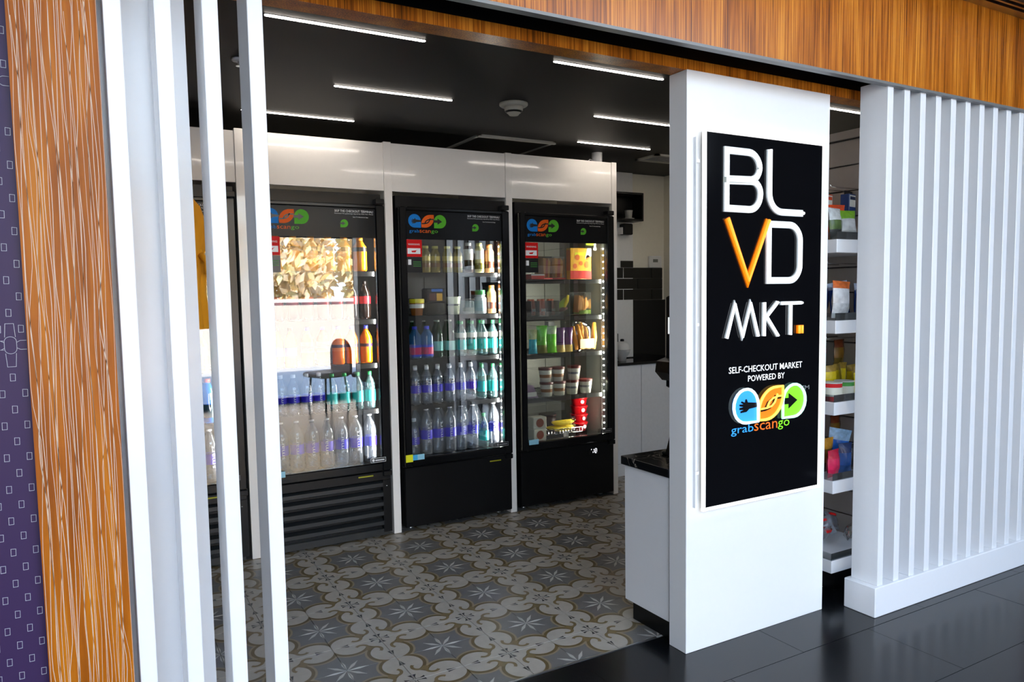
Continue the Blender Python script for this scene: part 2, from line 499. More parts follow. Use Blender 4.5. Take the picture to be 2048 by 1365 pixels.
LEAFM = [mat('autumn_leaf', rgb(246, 212, 150), .7), mat('yellow_leaf', rgb(246, 232, 175), .7), mat('peach_leaf', rgb(250, 226, 190), .7)]
rt = random.Random(11)
for q, (tx, ty, hh) in enumerate(((-1.6, -12.6, 3.6), (.5, -12.9, 4.0), (2.45, -12.6, 3.6), (4.45, -12.8, 3.9))):
    tr = thing('garden_tree', 'autumn tree beyond the terrace wall, %s along it, seen only mirrored in glass' % ('first', 'second', 'third', 'fourth')[q], 'tree', (tx, ty, -.02), 0, 'trees beyond the terrace wall')
    obj('trunk', MB().tube([(0, 0, 0), (.05, 0, .8), (0, .05, 1.6), (.05, 0, hh * .8)], .1, 8, radii=[.14, .11, .09, .04]), mat('bark', (.12, .09, .06), .9), tr)
    mb = MB()
    for k in range(1700):
        while True:
            a = Vector((rt.uniform(-1, 1), rt.uniform(-1, 1), rt.uniform(-1, 1)))
            if a.length < 1: break
        c = Vector((a.x * .93, a.y * .9, hh * .62 + a.z * hh * .42)); r = .16
        u = Vector((rt.gauss(0, 1), rt.gauss(0, 1), rt.gauss(0, 1))).normalized(); v = u.orthogonal().normalized()
        mb.add([c - u * r, c + v * r * .5, c + u * r, c - v * r * .5], [(0, 1, 2, 3)], rt.choice((0, 1, 2, 2)))
    cr = obj('crown', mb, LEAFM, tr); cr['kind'] = 'stuff'
CHR = mat('chair_shell', rgb(120, 90, 85), .5)
for q, (cx, cy, rr) in enumerate(((.98, -4.9, 1.25), (1.52, -4.5, 1.1))):
    ch = thing('lobby_chair', 'arched shell lobby chair by the window, %s, seen only mirrored in glass' % ('first', 'second')[q], 'chair', (cx, cy, 0), rr, 'lobby chairs by the window')
    obj('back_shell', MB().prism(fillet([(-.22, .40), (.22, .40), (.22, .88), (-.22, .88)], [0, 0, .2, .2], 6, True), -.24, -.20), CHR, ch)
    obj('seat', MB().cbox(-.24, .24, -.2, .24, .38, .45, .02), CHR, ch)
    for sx, sy in ((-1, -1), (1, -1), (-1, 1), (1, 1)): obj('leg', MB().tube([(sx * .2, sy * .18, 0), (sx * .17, sy * .15, .38)], .014, 8), BLACK, ch)
# ---- fascia, headers, lobby ceiling edge
FX0, FX1 = -2.4, 4.6
struct('trim_2', MB().box(FX0, FX1, -1.37, -1.345, 2.282, 2.70), WOOD)
struct('trim_3', MB().box(FX0, FX1, -1.371, -1.34, 2.272, 2.282), mat('grey_edge_trim', (.22, .22, .22), .4, metal=.3))
struct('trim_4', MB().box(FX0, FX1, -1.345, -1.17, 2.62, 2.66), DARKW)
struct('trim_5', MB().box(FX0, FX1, -1.165, -1.085, 2.264, 2.304), WOOD)
struct('trim_6', MB().box(FX0, FX1, -1.14, -1.085, 2.304, 2.66), BLACK)
sd = thing('slot_diffuser', 'grey metal linear air slot running along the top of the wood fascia', 'vent', (0, 0, 2.70))
for k, (a, b) in enumerate(((-1.415, -1.36), (-1.447, -1.436), (-1.48, -1.468), (-1.60, -1.51))):
    obj('slot_bar', MB().box(FX0, FX1, a, b, -.004, .03), GREYM if k < 3 else mat('diffuser_frame', (.7, .7, .7), .4), sd)
obj('plenum', MB().box(FX0, FX1, -1.52, -1.36, .03, .05), BLACK, sd)
# ---- purple wall with line print
PUR = mat('purple_wall_vinyl', rgb(54, 36, 76), .4, vary=.08, scale=2, spec=.2)
pw_ = struct('wall_purple', MB().box(-7, -1.917, -1.345, -1.24, 0, 2.70), PUR)
pr = MB()
def outline(mb, pts, w=.0009, y=-1.3462, closed=True):
    mb.ribbon(pts, w, y, y + .001, closed=closed)
for c in range(0, 7):
    for r in range(0, 32):
        x = -1.928 - c * .0213; z = .15 + r * .072 + (.036 if c % 2 else 0)
        hh = .0078; ww = .0046
        if r in (16, 24) and c % 2 == 1:
            outline(pr, fillet([(x - .0115, z - .019), (x + .0115, z - .019), (x + .0115, z + .019), (x - .0115, z + .019)], .0112, 5, True))
            for s_ in (1, -1):
                outline(pr, [(x - .010, z + s_ * .018), (x - .008, z + s_ * .048), (x + .008, z + s_ * .048), (x + .010, z + s_ * .018)], closed=False)
                outline(pr, fillet([(x - .0115, z + s_ * .006), (x - .018, z + s_ * .010), (x - .033, z + s_ * .010)], .006, 4), closed=False)
                outline(pr, fillet([(x + .0115, z + s_ * .006), (x + .018, z + s_ * .010), (x + .03, z + s_ * .010)], .006, 4), closed=False)
        elif (r in (16, 24) and c % 2 == 0): continue
        else:
            outline(pr, [(x - ww, z - hh), (x + ww, z - hh), (x + ww * 1.08, z + hh * .95), (x - ww * .95, z + hh * 1.05)])
po = obj('line_print', pr, mat('pale_line_print', (.42, .43, .50), .4), pw_)
po['kind'] = 'stuff'
# ---- etched wood jamb
jamb = thing('wood_jamb', 'orange wood jamb panel etched with wavy pale lines beside the purple wall', 'panel', (-1.8305, -1.30, 0))
obj('panel', MB().box(-.0865, .0865, -.064, .10, 0, 2.285), WOOD2, jamb)
ln = MB()
rl = random.Random(3)
for k in range(31):
    x = -.083 + .166 * (k + rl.uniform(-.4, .4)) / 30
    pts = []; z = 0.02; cx = x
    while z < 2.27:
        pts.append((max(-.0855, min(.0855, cx)), z)); cx = x + rl.gauss(0, .0042); z += rl.uniform(.09, .24)
    pts = [(pts[i][0] * (1 - t) + pts[i + 1][0] * t, pts[i][1] * (1 - t) + pts[i + 1][1] * t) for i in range(len(pts) - 1) for t in (.15, .5, .85)]
    ln.ribbon(pts, rl.choice((.0008, .0010, .0013)), -.0644, -.0639)
lo = obj('line_inlay', ln, mat('pale_inlay', (.66, .50, .36), .5), jamb); lo['kind'] = 'stuff'

# ---- slat screens
def screen(name, label, x0, n, pitch, pl0, pl1):
    t = thing(name, label, 'screen', (x0, -1.364, 0))
    obj('plinth', MB().cbox(pl0 - x0, pl1 - x0, 0, .156, 0, .134, .003), WHITE, t)
    me = MB().cbox(0, .0375, .012, .142, .134, 2.30, .0015).mesh('slat', WHITE)
    for k in range(n):
        link('slat', me, t, (k * pitch, 0, 0))
    return t
screen('slat_screen', 'white slat screen of upright blades on a plinth beside the lit sign pillar', 1.142, 12, .1135, 1.113, 2.47)
screen('slat_screen', 'short white slat screen of four blades beside the etched wood jamb', -1.731, 4, .1057, -1.73, -1.33)
wp = struct('wall_end', MB().box(-1.917, -1.538, -1.18, -1.08, 0, 2.264), WHITE)
struct('wall_red', MB().box(2.485, 7, -1.24, -1.161, 0, 2.26), mat('dark_red_paint', rgb(120, 10, 18), .5))

# ---- sign pillar
pil = struct('pillar_white', MB().cbox(.193, 1.003, -1.179, -1.081, 0, 2.262, .0015), PILLAR)

# ---- store ceiling fittings
STRIP = emitter('led_strip_glow', (1.0, .90, .80), STRIP_L)
strips = [(-1.21, -.60, 'long LED ceiling strip nearest the white slats and shopfront'), (-.745, .155, 'LED ceiling strip between the slats and the smoke detector'),
          (-1.045, .80, 'LED ceiling strip above the sunlit-glass cooler'), (-.03, -.612, 'LED ceiling strip near the wood header before the smoke detector'),
          (.70, .11, 'LED ceiling strip running behind the top of the sign pillar'), (1.02, .735, 'LED ceiling strip above the end-panel cooler'),
          (1.44, -.598, 'LED ceiling strip seen between sign pillar and slat screen'), (1.88, .74, 'LED ceiling strip over the back counter, hidden by the sign pillar'), (1.80, .11, 'LED ceiling strip before the back counter, hidden by the sign pillar')]  # last two strips are added to brighten the back counter and wall
for k, (x, y, lb) in enumerate(strips):
    t = thing('strip_light', lb, 'light', (x, y, ZC), 0, 'LED strips on the black ceiling')
    prof = fillet([(0, -.008), (.6, -.008), (.6, .008), (0, .008)], .0078, 4, True)
    prof2 = fillet([(-.004, -.012), (.604, -.012), (.604, .012), (-.004, .012)], .0118, 4, True)
    obj('trim_ring', MB().prism(prof2, -.0015, 0, axis='z'), BLACK, t)
    obj('diffuser', MB().prism(prof, -.0035, -.0015, axis='z'), STRIP, t)
IVORY = mat('ivory_plastic', (.40, .39, .33), .5)
t = thing('smoke_detector', 'round ivory smoke detector on the black ceiling', 'detector', (.167, .076, ZC))
obj('mount', MB().lathe([(.074, 0), (.074, -.010), (.066, -.016), (.05, -.018)], 20), IVORY, t)
obj('sensor', MB().lathe([(.05, -.018), (.047, -.036), (.030, -.052), (.024, -.060), (.008, -.062)], 20), IVORY, t)
obj('sensor_slot', MB().lathe([(.0455, -.040), (.0385, -.0475), (.036, -.0475)], 20, caps=False), BLACK, t)
t = thing('sprinkler', 'small white fire sprinkler head between the slats', 'sprinkler', (-1.2, -.05, ZC))
obj('escutcheon', MB().lathe([(.032, 0), (.030, -.008), (.012, -.01)], 16), WHITEP, t)
obj('deflector', MB().lathe([(.006, -.01), (.006, -.026), (.014, -.027), (.014, -.029)], 12), CHROME, t)
HATCH = mat('hatch_frame_paint', (.42, .41, .36), .6)
t = thing('access_hatch', 'square framed access hatch in the black ceiling above the coolers', 'hatch', (.335, .80, ZC))
obj('frame', MB().box(0, .56, 0, .022, -.016, 0).box(0, .56, .53, .552, -.010, 0).box(0, .022, 0, .55, -.010, 0).box(.538, .56, 0, .55, -.010, 0), HATCH, t)
obj('panel', MB().box(.022, .538, .022, .53, -.006, 0), BLACKC, t)
t = thing('ceiling_vent', 'square grey ceiling air vent near the corner of the back wall', 'vent', (1.77, .84, ZC))
obj('frame', MB().box(0, .42, 0, .03, -.012, 0).box(0, .42, .21, .24, -.012, 0).box(0, .03, 0, .24, -.012, 0).box(.39, .42, 0, .24, -.012, 0), HATCH, t)
for k in range(5):
    obj('louvre', MB().box(.03, .39, .045 + k * .034, .062 + k * .034, -.008, -.001), GREYP, t)
t = thing('pipe_stub', 'short white pipe stub with a wire above the end-panel cooler', 'pipe', (1.365, 1.0, 2.33))
obj('pipe', MB().lathe([(.037, 0), (.037, .1)], 20), WHITEP, t)
obj('wire', MB().tube([(-.035, 0, .03), (-.06, 0, .035), (-.09, -.01, .015), (-.10, -.01, -.02)], .003, 6), WHITEP, t)
# ------------------------------------------------------------------ logo shapes (x, z) about the middle mark
def arc(cx, cy, r, a0, a1, n=10):
    return [(cx + r * math.cos(math.radians(a0 + (a1 - a0) * k / n)), cy + r * math.sin(math.radians(a0 + (a1 - a0) * k / n))) for k in range(n + 1)]
def drop(cx, corner):
    r = .068
    if corner == 'br': return arc(cx, 0, r, 0, 270, 16) + [(cx + r, -r)]
    return arc(cx, 0, r, 180, -90, 16) + [(cx - r, -r)]
LEAF = [(.068, .066)] + arc(.03, -.035, .1, 90, 178, 10) + [(-.068, -.064)] + arc(-.03, .035, .1, -90, -2, 10)
ARROW = [(-.075, -.013), (-.03, -.013), (-.03, -.032), (.022, 0), (-.03, .032), (-.03, .013), (-.075, .013)]
HAND = [(.075, -.008), (.02, -.013), (.005, -.024), (-.028, -.026), (-.028, -.019), (-.01, -.015), (-.034, -.013), (-.034, -.005), (-.012, -.003), (-.034, .002), (-.034, .009), (-.012, .008), (-.026, .015), (-.022, .021), (-.004, .014), (-.001, .027), (.006, .027), (.012, .014), (.075, .008)]
SL1 = [(-.066, -.026), (-.03, -.024), (-.004, -.018), (.014, -.004), (.022, .012), (.03, .03)]
SL2 = [(.066, .02), (.035, .02), (.005, .014), (-.016, .002), (-.026, -.014), (-.03, -.022)]
def logo_print(parent, name, cx, cz, s, y, parts='bog'):
    mb = MB()
    T = lambda pts, ox=0: [(cx + (a + ox) * s, cz + b * s) for a, b in pts]
    if 'b' in parts:
        mb.prism(T(drop(-.142, 'br')), y, y + .0004, 0); mb.prism(T(HAND, -.142), y - .0003, y, 3)
    if 'o' in parts:
        mb.prism(T(LEAF), y, y + .0004, 1)
        mb.ribbon(T(SL1), .012 * s, y - .0003, y, 3); mb.ribbon(T(SL2), .012 * s, y - .0003, y, 3)
    if 'g' in parts:
        ox = .138 if len(parts) > 1 else 0
        mb.prism(T(drop(ox, 'bl')), y, y + .0004, 2); mb.prism(T(ARROW, ox), y - .0003, y, 3)
    return obj(name, mb, [BLUEP, ORANGEP, GREENP, BLACKP], parent)

# ------------------------------------------------------------------ lit sign on the pillar
NEONW = emitter('white_neon', (.95, .97, 1.0), 1.2)
NEONO = emitter('orange_neon', (1.0, .33, .03), 1.5)
NEONB = emitter('pale_blue_neon', (.72, .92, 1.0), 1.3)
NEONA = emitter('amber_neon', (1.0, .55, .08), 1.3)
NEONG = emitter('mint_neon', (.55, 1.0, .85), 1.1)
EDGE = emitter('sign_edge_glow', (1.0, .985, .95), 1.15)
ACW = mat('opal_acrylic', (.80, .84, .84), .3, emit=(.8, .85, .85), es=.12)
ACO = mat('orange_acrylic', (1.0, .22, .0), .3, emit=(1, .2, 0), es=.35)
LITB = emitter('lit_blue', rgb(45, 140, 225), 1.0)
LITO = emitter('lit_orange', rgb(245, 110, 15), 1.0)
LITG = emitter('lit_green', rgb(115, 205, 35), 1.0)
LITW = emitter('lit_lettering', (.85, .88, .9), .9)
DIMG = emitter('lit_brown_orange', rgb(205, 95, 25), .9)
sg = thing('lit_sign', 'tall black lit sign with white and orange tube letters on the white pillar', 'sign', (0, -1.179, 0))
Y0 = -.036   # face of the panel, relative to the pillar
X0, X1, Z0, Z1 = .246, .925, .578, 2.045
obj('backing_box', MB().box(X0 + .03, X1 - .03, -.024, 0, Z0 + .03, Z1 - .03), WHITE, sg)
obj('face_panel', MB().cbox(X0 + .012, X1 - .012, Y0, -.024, Z0 + .012, Z1 - .012, .001), BLACKG, sg)
obj('edge_light', MB().box(X0, X1, Y0 - .002, -.026, Z0, Z0 + .012).box(X0, X1, Y0 - .002, -.026, Z1 - .012, Z1).box(X0, X0 + .012, Y0 - .002, -.026, Z0, Z1).box(X1 - .012, X1, Y0 - .002, -.026, Z0, Z1), EDGE, sg)
cl = MB()
for z in (.72, 1.30, 1.92): cl.box(X0 - .016, X0, -.014, -.004, z, z + .012)
cl.box(X0 - .019, X0 - .0165, -.014, 0, Z0 + .01, Z1 - .03)
obj('side_channel', cl, WHITE, sg)
def letter(paths, w, mb_mat, neon, r=.0065, closed=False):
    a = MB(); b = MB()
    for pts, cl_ in paths:
        a.ribbon(pts, w, Y0 - .007, Y0, closed=cl_)
        b.tube([(x, Y0 - .011, z) for x, z in pts], r, 8, closed=cl_)
    o = obj('letter', a, mb_mat, sg); obj('neon_tube', b, neon, o)
    return o
letter([(fillet([(.358, 1.971), (.536, 1.971), (.536, 1.868), (.358, 1.862)], [0, .06, .05, 0], 7, True), True),
        (fillet([(.358, 1.856), (.541, 1.862), (.541, 1.751), (.358, 1.751)], [0, .045, .06, 0], 7, True), True)], .027, ACW, NEONW)
letter([(fillet([(.592, 1.991), (.592, 1.748), (.790, 1.748)], .075, 8), False)], .027, ACW, NEONW)
letter([([(.362, 1.713), (.476, 1.474), (.588, 1.714)], False)], .026, ACO, NEONO)
letter([(fillet([(.592, 1.698), (.775, 1.698), (.775, 1.473), (.592, 1.473)], [0, .062, .062, 0], 8, True), True)], .027, ACW, NEONW)
letter([([(.360, 1.249), (.404, 1.382), (.447, 1.252), (.490, 1.384), (.533, 1.251)], False)], .0145, ACW, NEONW, .005)
letter([([(.567, 1.386), (.567, 1.250)], False), ([(.645, 1.386), (.574, 1.322)], False), ([(.580, 1.328), (.648, 1.248)], False)], .0145, ACW, NEONW, .005)
letter([([(.664, 1.380), (.790, 1.380)], False), ([(.721, 1.376), (.721, 1.249)], False)], .0145, ACW, NEONW, .005)
letter([([(.772, 1.287), (.772, 1.253)], False), ([(.790, 1.287), (.790, 1.253)], False)], .015, ACO, NEONO, .005)
ty = Y0 - .001
text_mb('SELF-CHECKOUT MARKET', .424, .0255, LITW, 'lettering', sg, .380, ty, 1.1085, bold=.005)
text_mb('POWERED BY', .212, .0245, LITW, 'lettering', sg, .486, ty, 1.070, bold=.005)
text_mb('TM', .055, .018, mat('dim_grey_print', (.25, .27, .26), .5), 'lettering', sg, .795, ty, 1.012)
w3 = text_mb('grab', .125, .043, LITB, 'lettering', sg, .394, ty, .856)
text_mb('scan', .135, .030, DIMG, 'lettering', sg, .523, ty, .866)
text_mb('go', .070, .038, LITG, 'lettering', sg, .661, ty, .857)
lx, lz = .609, .974
def logo_piece(name, pts, m, neon, cuts):
    T = lambda P: [(lx + a, lz + b) for a, b in P]
    o = obj(name, MB().prism(T(pts), Y0 - .006, Y0, 0), m, sg)
    cmb = MB()
    for kind, c in cuts:
        if kind == 'p': cmb.prism(T(c), Y0 - .008, Y0 - .006)
        elif kind == 'r': cmb.ribbon(T(c), .012, Y0 - .008, Y0 - .006)
    obj('black_mark', cmb, BLACKP, o)
    nb = MB().tube([(x, Y0 - .010, z) for x, z in T(pts)], .0062, 7, closed=True)
    for kind, c in cuts:
        if kind == 'r': nb.tube([(x + .008, Y0 - .010, z + .006) for x, z in T(c)], .004, 7)
    obj('neon_outline', nb, neon, o)
logo_piece('blue_mark', drop(-.142, 'br'), LITB, NEONB, [('p', [(a - .142, b) for a, b in HAND])])
logo_piece('orange_mark', LEAF, LITO, NEONA, [('r', SL1), ('r', SL2)])
logo_piece('green_mark', drop(.138, 'bl'), LITG, NEONG, [('p', [(a + .138, b) for a, b in ARROW])])

# ------------------------------------------------------------------ white cooler surround
en = thing('cooler_surround', 'white gloss surround of upright fins and header panels framing the black coolers', 'surround', (0, .887, 0))
for x0, x1 in ((-1.90, -1.852), (-1.072, -1.028), (-.246, -.199), (.566, .612), (1.408, 1.449)):
    obj('fin', MB().cbox(x0, x1, 0, .70, 0, 2.335, .0015), PANEL, en)
for x0, x1, z1 in ((-1.852, -1.072, 2.322), (-1.028, -.246, 2.328), (-.199, .566, 2.33), (.612, 1.408, 2.333)):
    obj('header_panel', MB().cbox(x0 + .001, x1 - .001, .006, .026, 2.052, z1, .001), PANEL, en)

# ------------------------------------------------------------------ coolers
LEDM = emitter('led_chip', (1.0, 1.0, .92), 16.0)
SHZ = {1: (1.585, 1.303, 1.04, .765, .44), 2: (1.585, 1.303, 1.04, .765, .44), 3: (1.578, 1.314, 1.048, .762, .44), 4: (1.533, 1.283, 1.03, .733, .435)}
WIRE = mat('shelf_wire', (.02, .02, .02), .3, metal=.3)
def cooler(k, label, dx0, dx1, louvred, warm=(1, .98, .92)):
    gx0, gx1 = dx0 + .045, dx1 - .055
    c = thing('glass_door_cooler', label, 'cooler', ((dx0 + dx1) / 2, .90, 0), 0, 'black glass door coolers')
    ox = (dx0 + dx1) / 2
    def P(name, mb, m, parent=None):
        o = obj(name, mb, m, c if parent is None else parent)
        if parent is None: o.location = (-ox, -.90, 0)
        return o
    b = MB()
    b.box(dx0, dx0 + .035, .90, 1.56, .40, 2.03).box(dx1 - .012, dx1, .90, 1.56, .40, 2.03)
    b.box(dx0 + .035, dx1 - .012, .90, 1.56, 1.96, 2.03).box(dx0 + .035, dx1 - .012, .90, 1.56, .36, .40).box(dx0 + .035, dx1 - .012, 1.52, 1.56, .40, 1.96)
    b.box(dx0, dx1, .93, 1.56, .035, .36)
    P('cabinet', b, [BLACK])
    li = MB()
    li.box(dx0 + .035, dx1 - .012, 1.51, 1.52, .40, 1.96).box(dx0 + .035, dx0 + .038, .96, 1.51, .40, 1.96).box(dx1 - .015, dx1 - .012, .96, 1.51, .40, 1.96)
    for q in range(4):
        xx = dx0 + .09 + q * .17
        li.box(xx, xx + .11, 1.503, 1.51, .45, 1.9)
    P('liner', li, CAVE if k < 4 else mat('grey_cooler_liner', (.14, .145, .125), .4, vary=.1))  # packed-food cooler: LED glow put into a lighter, greenish liner colour
    d = MB()
    z0, z1 = .405, 1.962
    d.cbox(dx0, gx0, .84, .885, z0, z1, .006).cbox(gx1, dx1, .84, .885, z0, z1, .006)
    d.cbox(gx0 - .003, gx1 + .003, .84, .885, z0, .457, .006).cbox(gx0 - .003, gx1 + .003, .84, .885, 1.938, z1, .006)
    door = P('door', d, mat('black_door_frame', (.0035, .0035, .004), .18, vary=.1, spec=.35))
    D = lambda name, mb, m: obj(name, mb, m, door)
    D('glass', MB().box(gx0, gx1, .853, .856, .457, 1.938), GLASS)
    D('header_print', MB().box(gx0, gx1, .8515, .8525, 1.772, 1.938), mat('header_print_black', (.008, .008, .009), .2, spec=.16))
    logo_print(door, 'printed_logo', gx0 + .139, 1.880, .59, .8505)
    text_mb('grab', .064, .024, BLUEP, 'lettering', door, gx0 + .020, .851, 1.806)
    text_mb('scan', .072, .0165, ORANGEP, 'lettering', door, gx0 + .086, .851, 1.811)
    text_mb('go', .044, .021, GREENP, 'lettering', door, gx0 + .161, .851, 1.8055)
    tx = gx0 + .405
    text_mb('SKIP THE CHECKOUT TERMINAL!', .225, .013, WHITEP, 'lettering', door, tx, .851, 1.914)
    text_mb('Download The grabscango App & Pay With Your Phone', .225, .007, WHITEP, 'lettering', door, tx, .851, 1.902)
    text_mb('Scan To Download App', .09, .007, WHITEP, 'lettering', door, tx + .105, .851, 1.884)
    logo_print(door, 'app_logo', tx + .054, 1.851, .33, .8505, 'g')
    if k > 1:
        D('warning_sticker', MB().box(gx0 - .004, gx0 + .098, .8515, .8525, 1.668, 1.769), REDP)
        D('sticker_panel', MB().box(gx0 + .006, gx0 + .088, .851, .8514, 1.685, 1.718), WHITEP)
        D('sticker_symbol', MB().prism([(gx0 + .030, 1.703), (gx0 + .034, 1.694), (gx0 + .056, 1.694), (gx0 + .062, 1.704), (gx0 + .072, 1.710), (gx0 + .060, 1.706)], .8506, .851), REDP)
        text_mb('WARNING', .074, .011, WHITEP, 'lettering', door, gx0 + .010, .851, 1.736)
        D('notice_sticker', MB().box(gx0 - .002, gx0 + .098, .8515, .8525, 1.575, 1.667), BLACKP)
        D('notice_lines', MB().box(gx0 + .04, gx0 + .09, .851, .8514, 1.622, 1.628).box(gx0 + .04, gx0 + .09, .851, .8514, 1.634, 1.640).box(gx0 + .04, gx0 + .09, .851, .8514, 1.610, 1.616), mat('dark_green_print', rgb(50, 110, 40), .5))
        D('notice_icon', MB().box(gx0 + .008, gx0 + .028, .851, .8514, 1.62, 1.652), WHITEP)
    D('corner_sticker', MB().box(gx0 + .002, gx0 + .075, .838, .8395, .445, .478), PBLUE) if k != 1 else None
    if k == 3:
        D('yellow_sticker', MB().box(gx0 - .045, gx0 + .0, .838, .8395, .437, .482), YELP)
        D('blue_sticker', MB().box(gx0 + .0, gx0 + .03, .8375, .838, .445, .478), mat('sky_blue_print', rgb(60, 170, 220), .4))
    pl = D('maker_plate', MB().box(gx1 - .075, gx1 + .02, .8375, .8395, .462, .490), BLACKP)
    D('plate_outline', MB().ribbon([(gx1 - .073, .464), (gx1 + .018, .464), (gx1 + .018, .488), (gx1 - .073, .488)], .002, .8368, .8375, closed=True).prism(arc(gx1 - .058, .476, .008, 0, 360, 12)[:-1], .8368, .8375).box(gx1 - .046, gx1 + .010, .8368, .8375, .472, .479), WHITEP if k == 2 else GREYP)
    for hz in (.372, 1.968):
        P('hinge', MB().cbox(dx1 - .05, dx1 + .003, .845, .90, hz, hz + .030, .003), BLACK)
    # wire shelves
    for z in SHZ[k]:
        s = MB()
        for yy, rr in ((.958, .006), (1.2, .003), (1.48, .004)): s.box(dx0 + .04, dx1 - .016, yy - rr, yy + rr, z - .014, z - .004)
        nrod = 22
        for q in range(nrod):
            xx = dx0 + .045 + (dx1 - dx0 - .065) * q / (nrod - 1)
            s.box(xx - .0016, xx + .0016, .955, 1.485, z - .004, z)
        s.box(dx0 + .04, dx1 - .016, .950, .953, z - .030, z - .002)
        P('wire_shelf', s, [WIRE])
    # light strip
    lx_ = dx1 - .024
    P('led_mount', MB().box(lx_ - .004, lx_ + .008, .925, .95, .45, 1.78), GREYM)
    e = MB()
    for q in range(29):
        zz = .465 + q * .0455
        e.box(lx_ - .0085, lx_ - .004, .929, .938, zz, zz + .009)
    ls = P('led_chip_row', e, LEDM); ls['kind'] = 'stuff'
    lamp('cooler_light', 'AREA', (lx_ - .012, .942, 1.12), COOLER_W * (1.0, 1.0, 1.4, 1.6)[k - 1], warm, aim=(-.85, .35, 0), shape='RECTANGLE', size=1.30, size_y=.012).rotation_euler.rotate_axis('Z', PI / 2)
    # base
    if louvred:
        P('base_frame', MB().box(dx0, dx0 + .03, .862, .93, .03, .40).box(dx1 - .05, dx1, .862, .93, .03, .40).box(dx0, dx1, .90, .93, .03, .40).cbox(dx0, dx1, .858, .93, .345, .40, .004), BLACK)
        for q in range(5):
            zz = .075 + q * .058
            P('louvre', MB().prism([(.862, zz), (.868, zz - .004), (.898, zz + .030), (.892, zz + .034), (.862, zz + .022)], dx0 + .03, dx1 - .05, axis='x'), mat('louvre_paint', (.018, .02, .021), .32, vary=.05))
        P('kick_strip', MB().box(dx0 + .02, dx1 - .02, .865, .9, .012, .05), mat('louvre_paint', (.018, .02, .021), .32))
        for hz in (.31, .33):
            P('hinge_bolt', MB().lathe([(.006, 0), (.005, .004)], 10, (dx1 - .03, .857, hz)), CHROME) if hz < .32 else None
    else:
        P('base_panel', MB().cbox(dx0, dx1, .862, .93, .03, .398, .004), BLACK)
    P('yellow_tag', MB().box(dx1 - .20, dx1 - .11, .8555, .8575, .378, .386) if louvred else MB().box(dx1 - .16, dx1 - .08, .8595, .8615, .365, .372), mat('olive_yellow_label', rgb(150, 150, 20), .5)) if k < 4 else None
    if k == 4:
        dsp = P('temperature_display', MB().box(dx1 - .22, dx1 - .13, .8595, .8615, .318, .362), BLACKG)
        g = emitter('display_white', (.9, .9, .95), 1.6)
        sgm = MB()
        xx = dx1 - .198
        for (a, b, c_, d_) in ((0, .006, .03, .036), (.014, .018, .008, .018), (.022, .028, .024, .034), (.026, .03, .01, .02), (.034, .046, .034, .038), (.034, .038, .008, .03), (.046, .05, .012, .034), (.034, .046, .004, .008)):
            sgm.box(xx + a, xx + b, .8588, .8594, .32 + c_, .32 + d_)
        P('display_digits', sgm, g)
    ft = MB()
    for xx in (dx0 + .06, dx1 - .06):
        for yy in (.95, 1.5): ft.lathe([(.018, 0), (.02, .006), (.012, .012), (.012, .036)], 12, (xx, yy, 0))
    P('levelling_foot', ft, GREYM)
    return c
cooler(1, 'black louvred cooler half hidden behind the short white slat screen', -1.815, -1.09, True)
cooler(2, 'black louvred glass-door cooler whose door mirrors the bright terrace', -1.008, -.268, True)
cooler(3, 'black glass-door cooler of bottled drinks with yellow corner sticker on its frame', -.178, .562, False)
cooler(4, 'black glass-door cooler of packed food beside the white end fin', .636, 1.392, False, (1.0, .97, .80))

# ------------------------------------------------------------------ product makers
CLEAR = glassy('clear_bottle', (.90, .93, .98), 2.4, .06, .22, (.82, .88, 1.0))
CLEART = glassy('teal_bottle', (.80, .95, .95), 2.4, .06, .2, (.5, .85, .85))
GREENB = glassy('green_bottle_glass', (.10, .45, .15), 1.6, .03, .25, (.02, .18, .06))
AMBERB = glassy('tea_bottle_glass', (.85, .75, .35), 1.4, .03, .55, (.62, .50, .14))
COLAB = mat('cola_dark', (.012, .006, .004), .08, vary=0)
def plast(name, r, g, b, rough=.35): return mat(name, rgb(r, g, b), rough, vary=.05)
CAPW = plast('white_cap', 225, 228, 235); CAPG = plast('green_cap', 30, 140, 75); CAPB = plast('blue_cap', 60, 70, 200)
LBLUE = plast('violet_blue_label', 52, 40, 190); LTEAL = plast('teal_label', 40, 175, 170); LWHITE = plast('paper_label', 225, 225, 215)
PROTO = {}
def spawn(key, build, loc, label, cat, group=None, rz=0.0, rot=None, scale=None):
    """first call builds the thing with its parts, later calls copy it part by part"""
    r = rot if rot else (0, 0, rz)
    loc = (loc[0], loc[1], loc[2] + .0008 + .062 * abs(math.sin(r[1])) + .026 * abs(math.sin(r[0])))
    if key not in PROTO:
        t = thing(key, label, cat, (0, 0, 0), 0, group)
        build(t); PROTO[key] = t
        t.location = loc; t.rotation_euler = r
        if scale: t.scale = scale
        return t
    o = dup(PROTO[key], loc, r, label, group, scale)
    if not scale: o.scale = (1, 1, 1)
    if not group and 'group' in o: del o['group']
    return o
def vtext(body, h, w, m, parent, y, z):
    o = text_mb(body, h, w, m, 'lettering', parent, 0, 0, 0)
    me = o.data
    for v in me.vertices: v.co = (-v.co.y + w / 2, v.co.x, 0)
    o.location = (0, y, z)
    return o
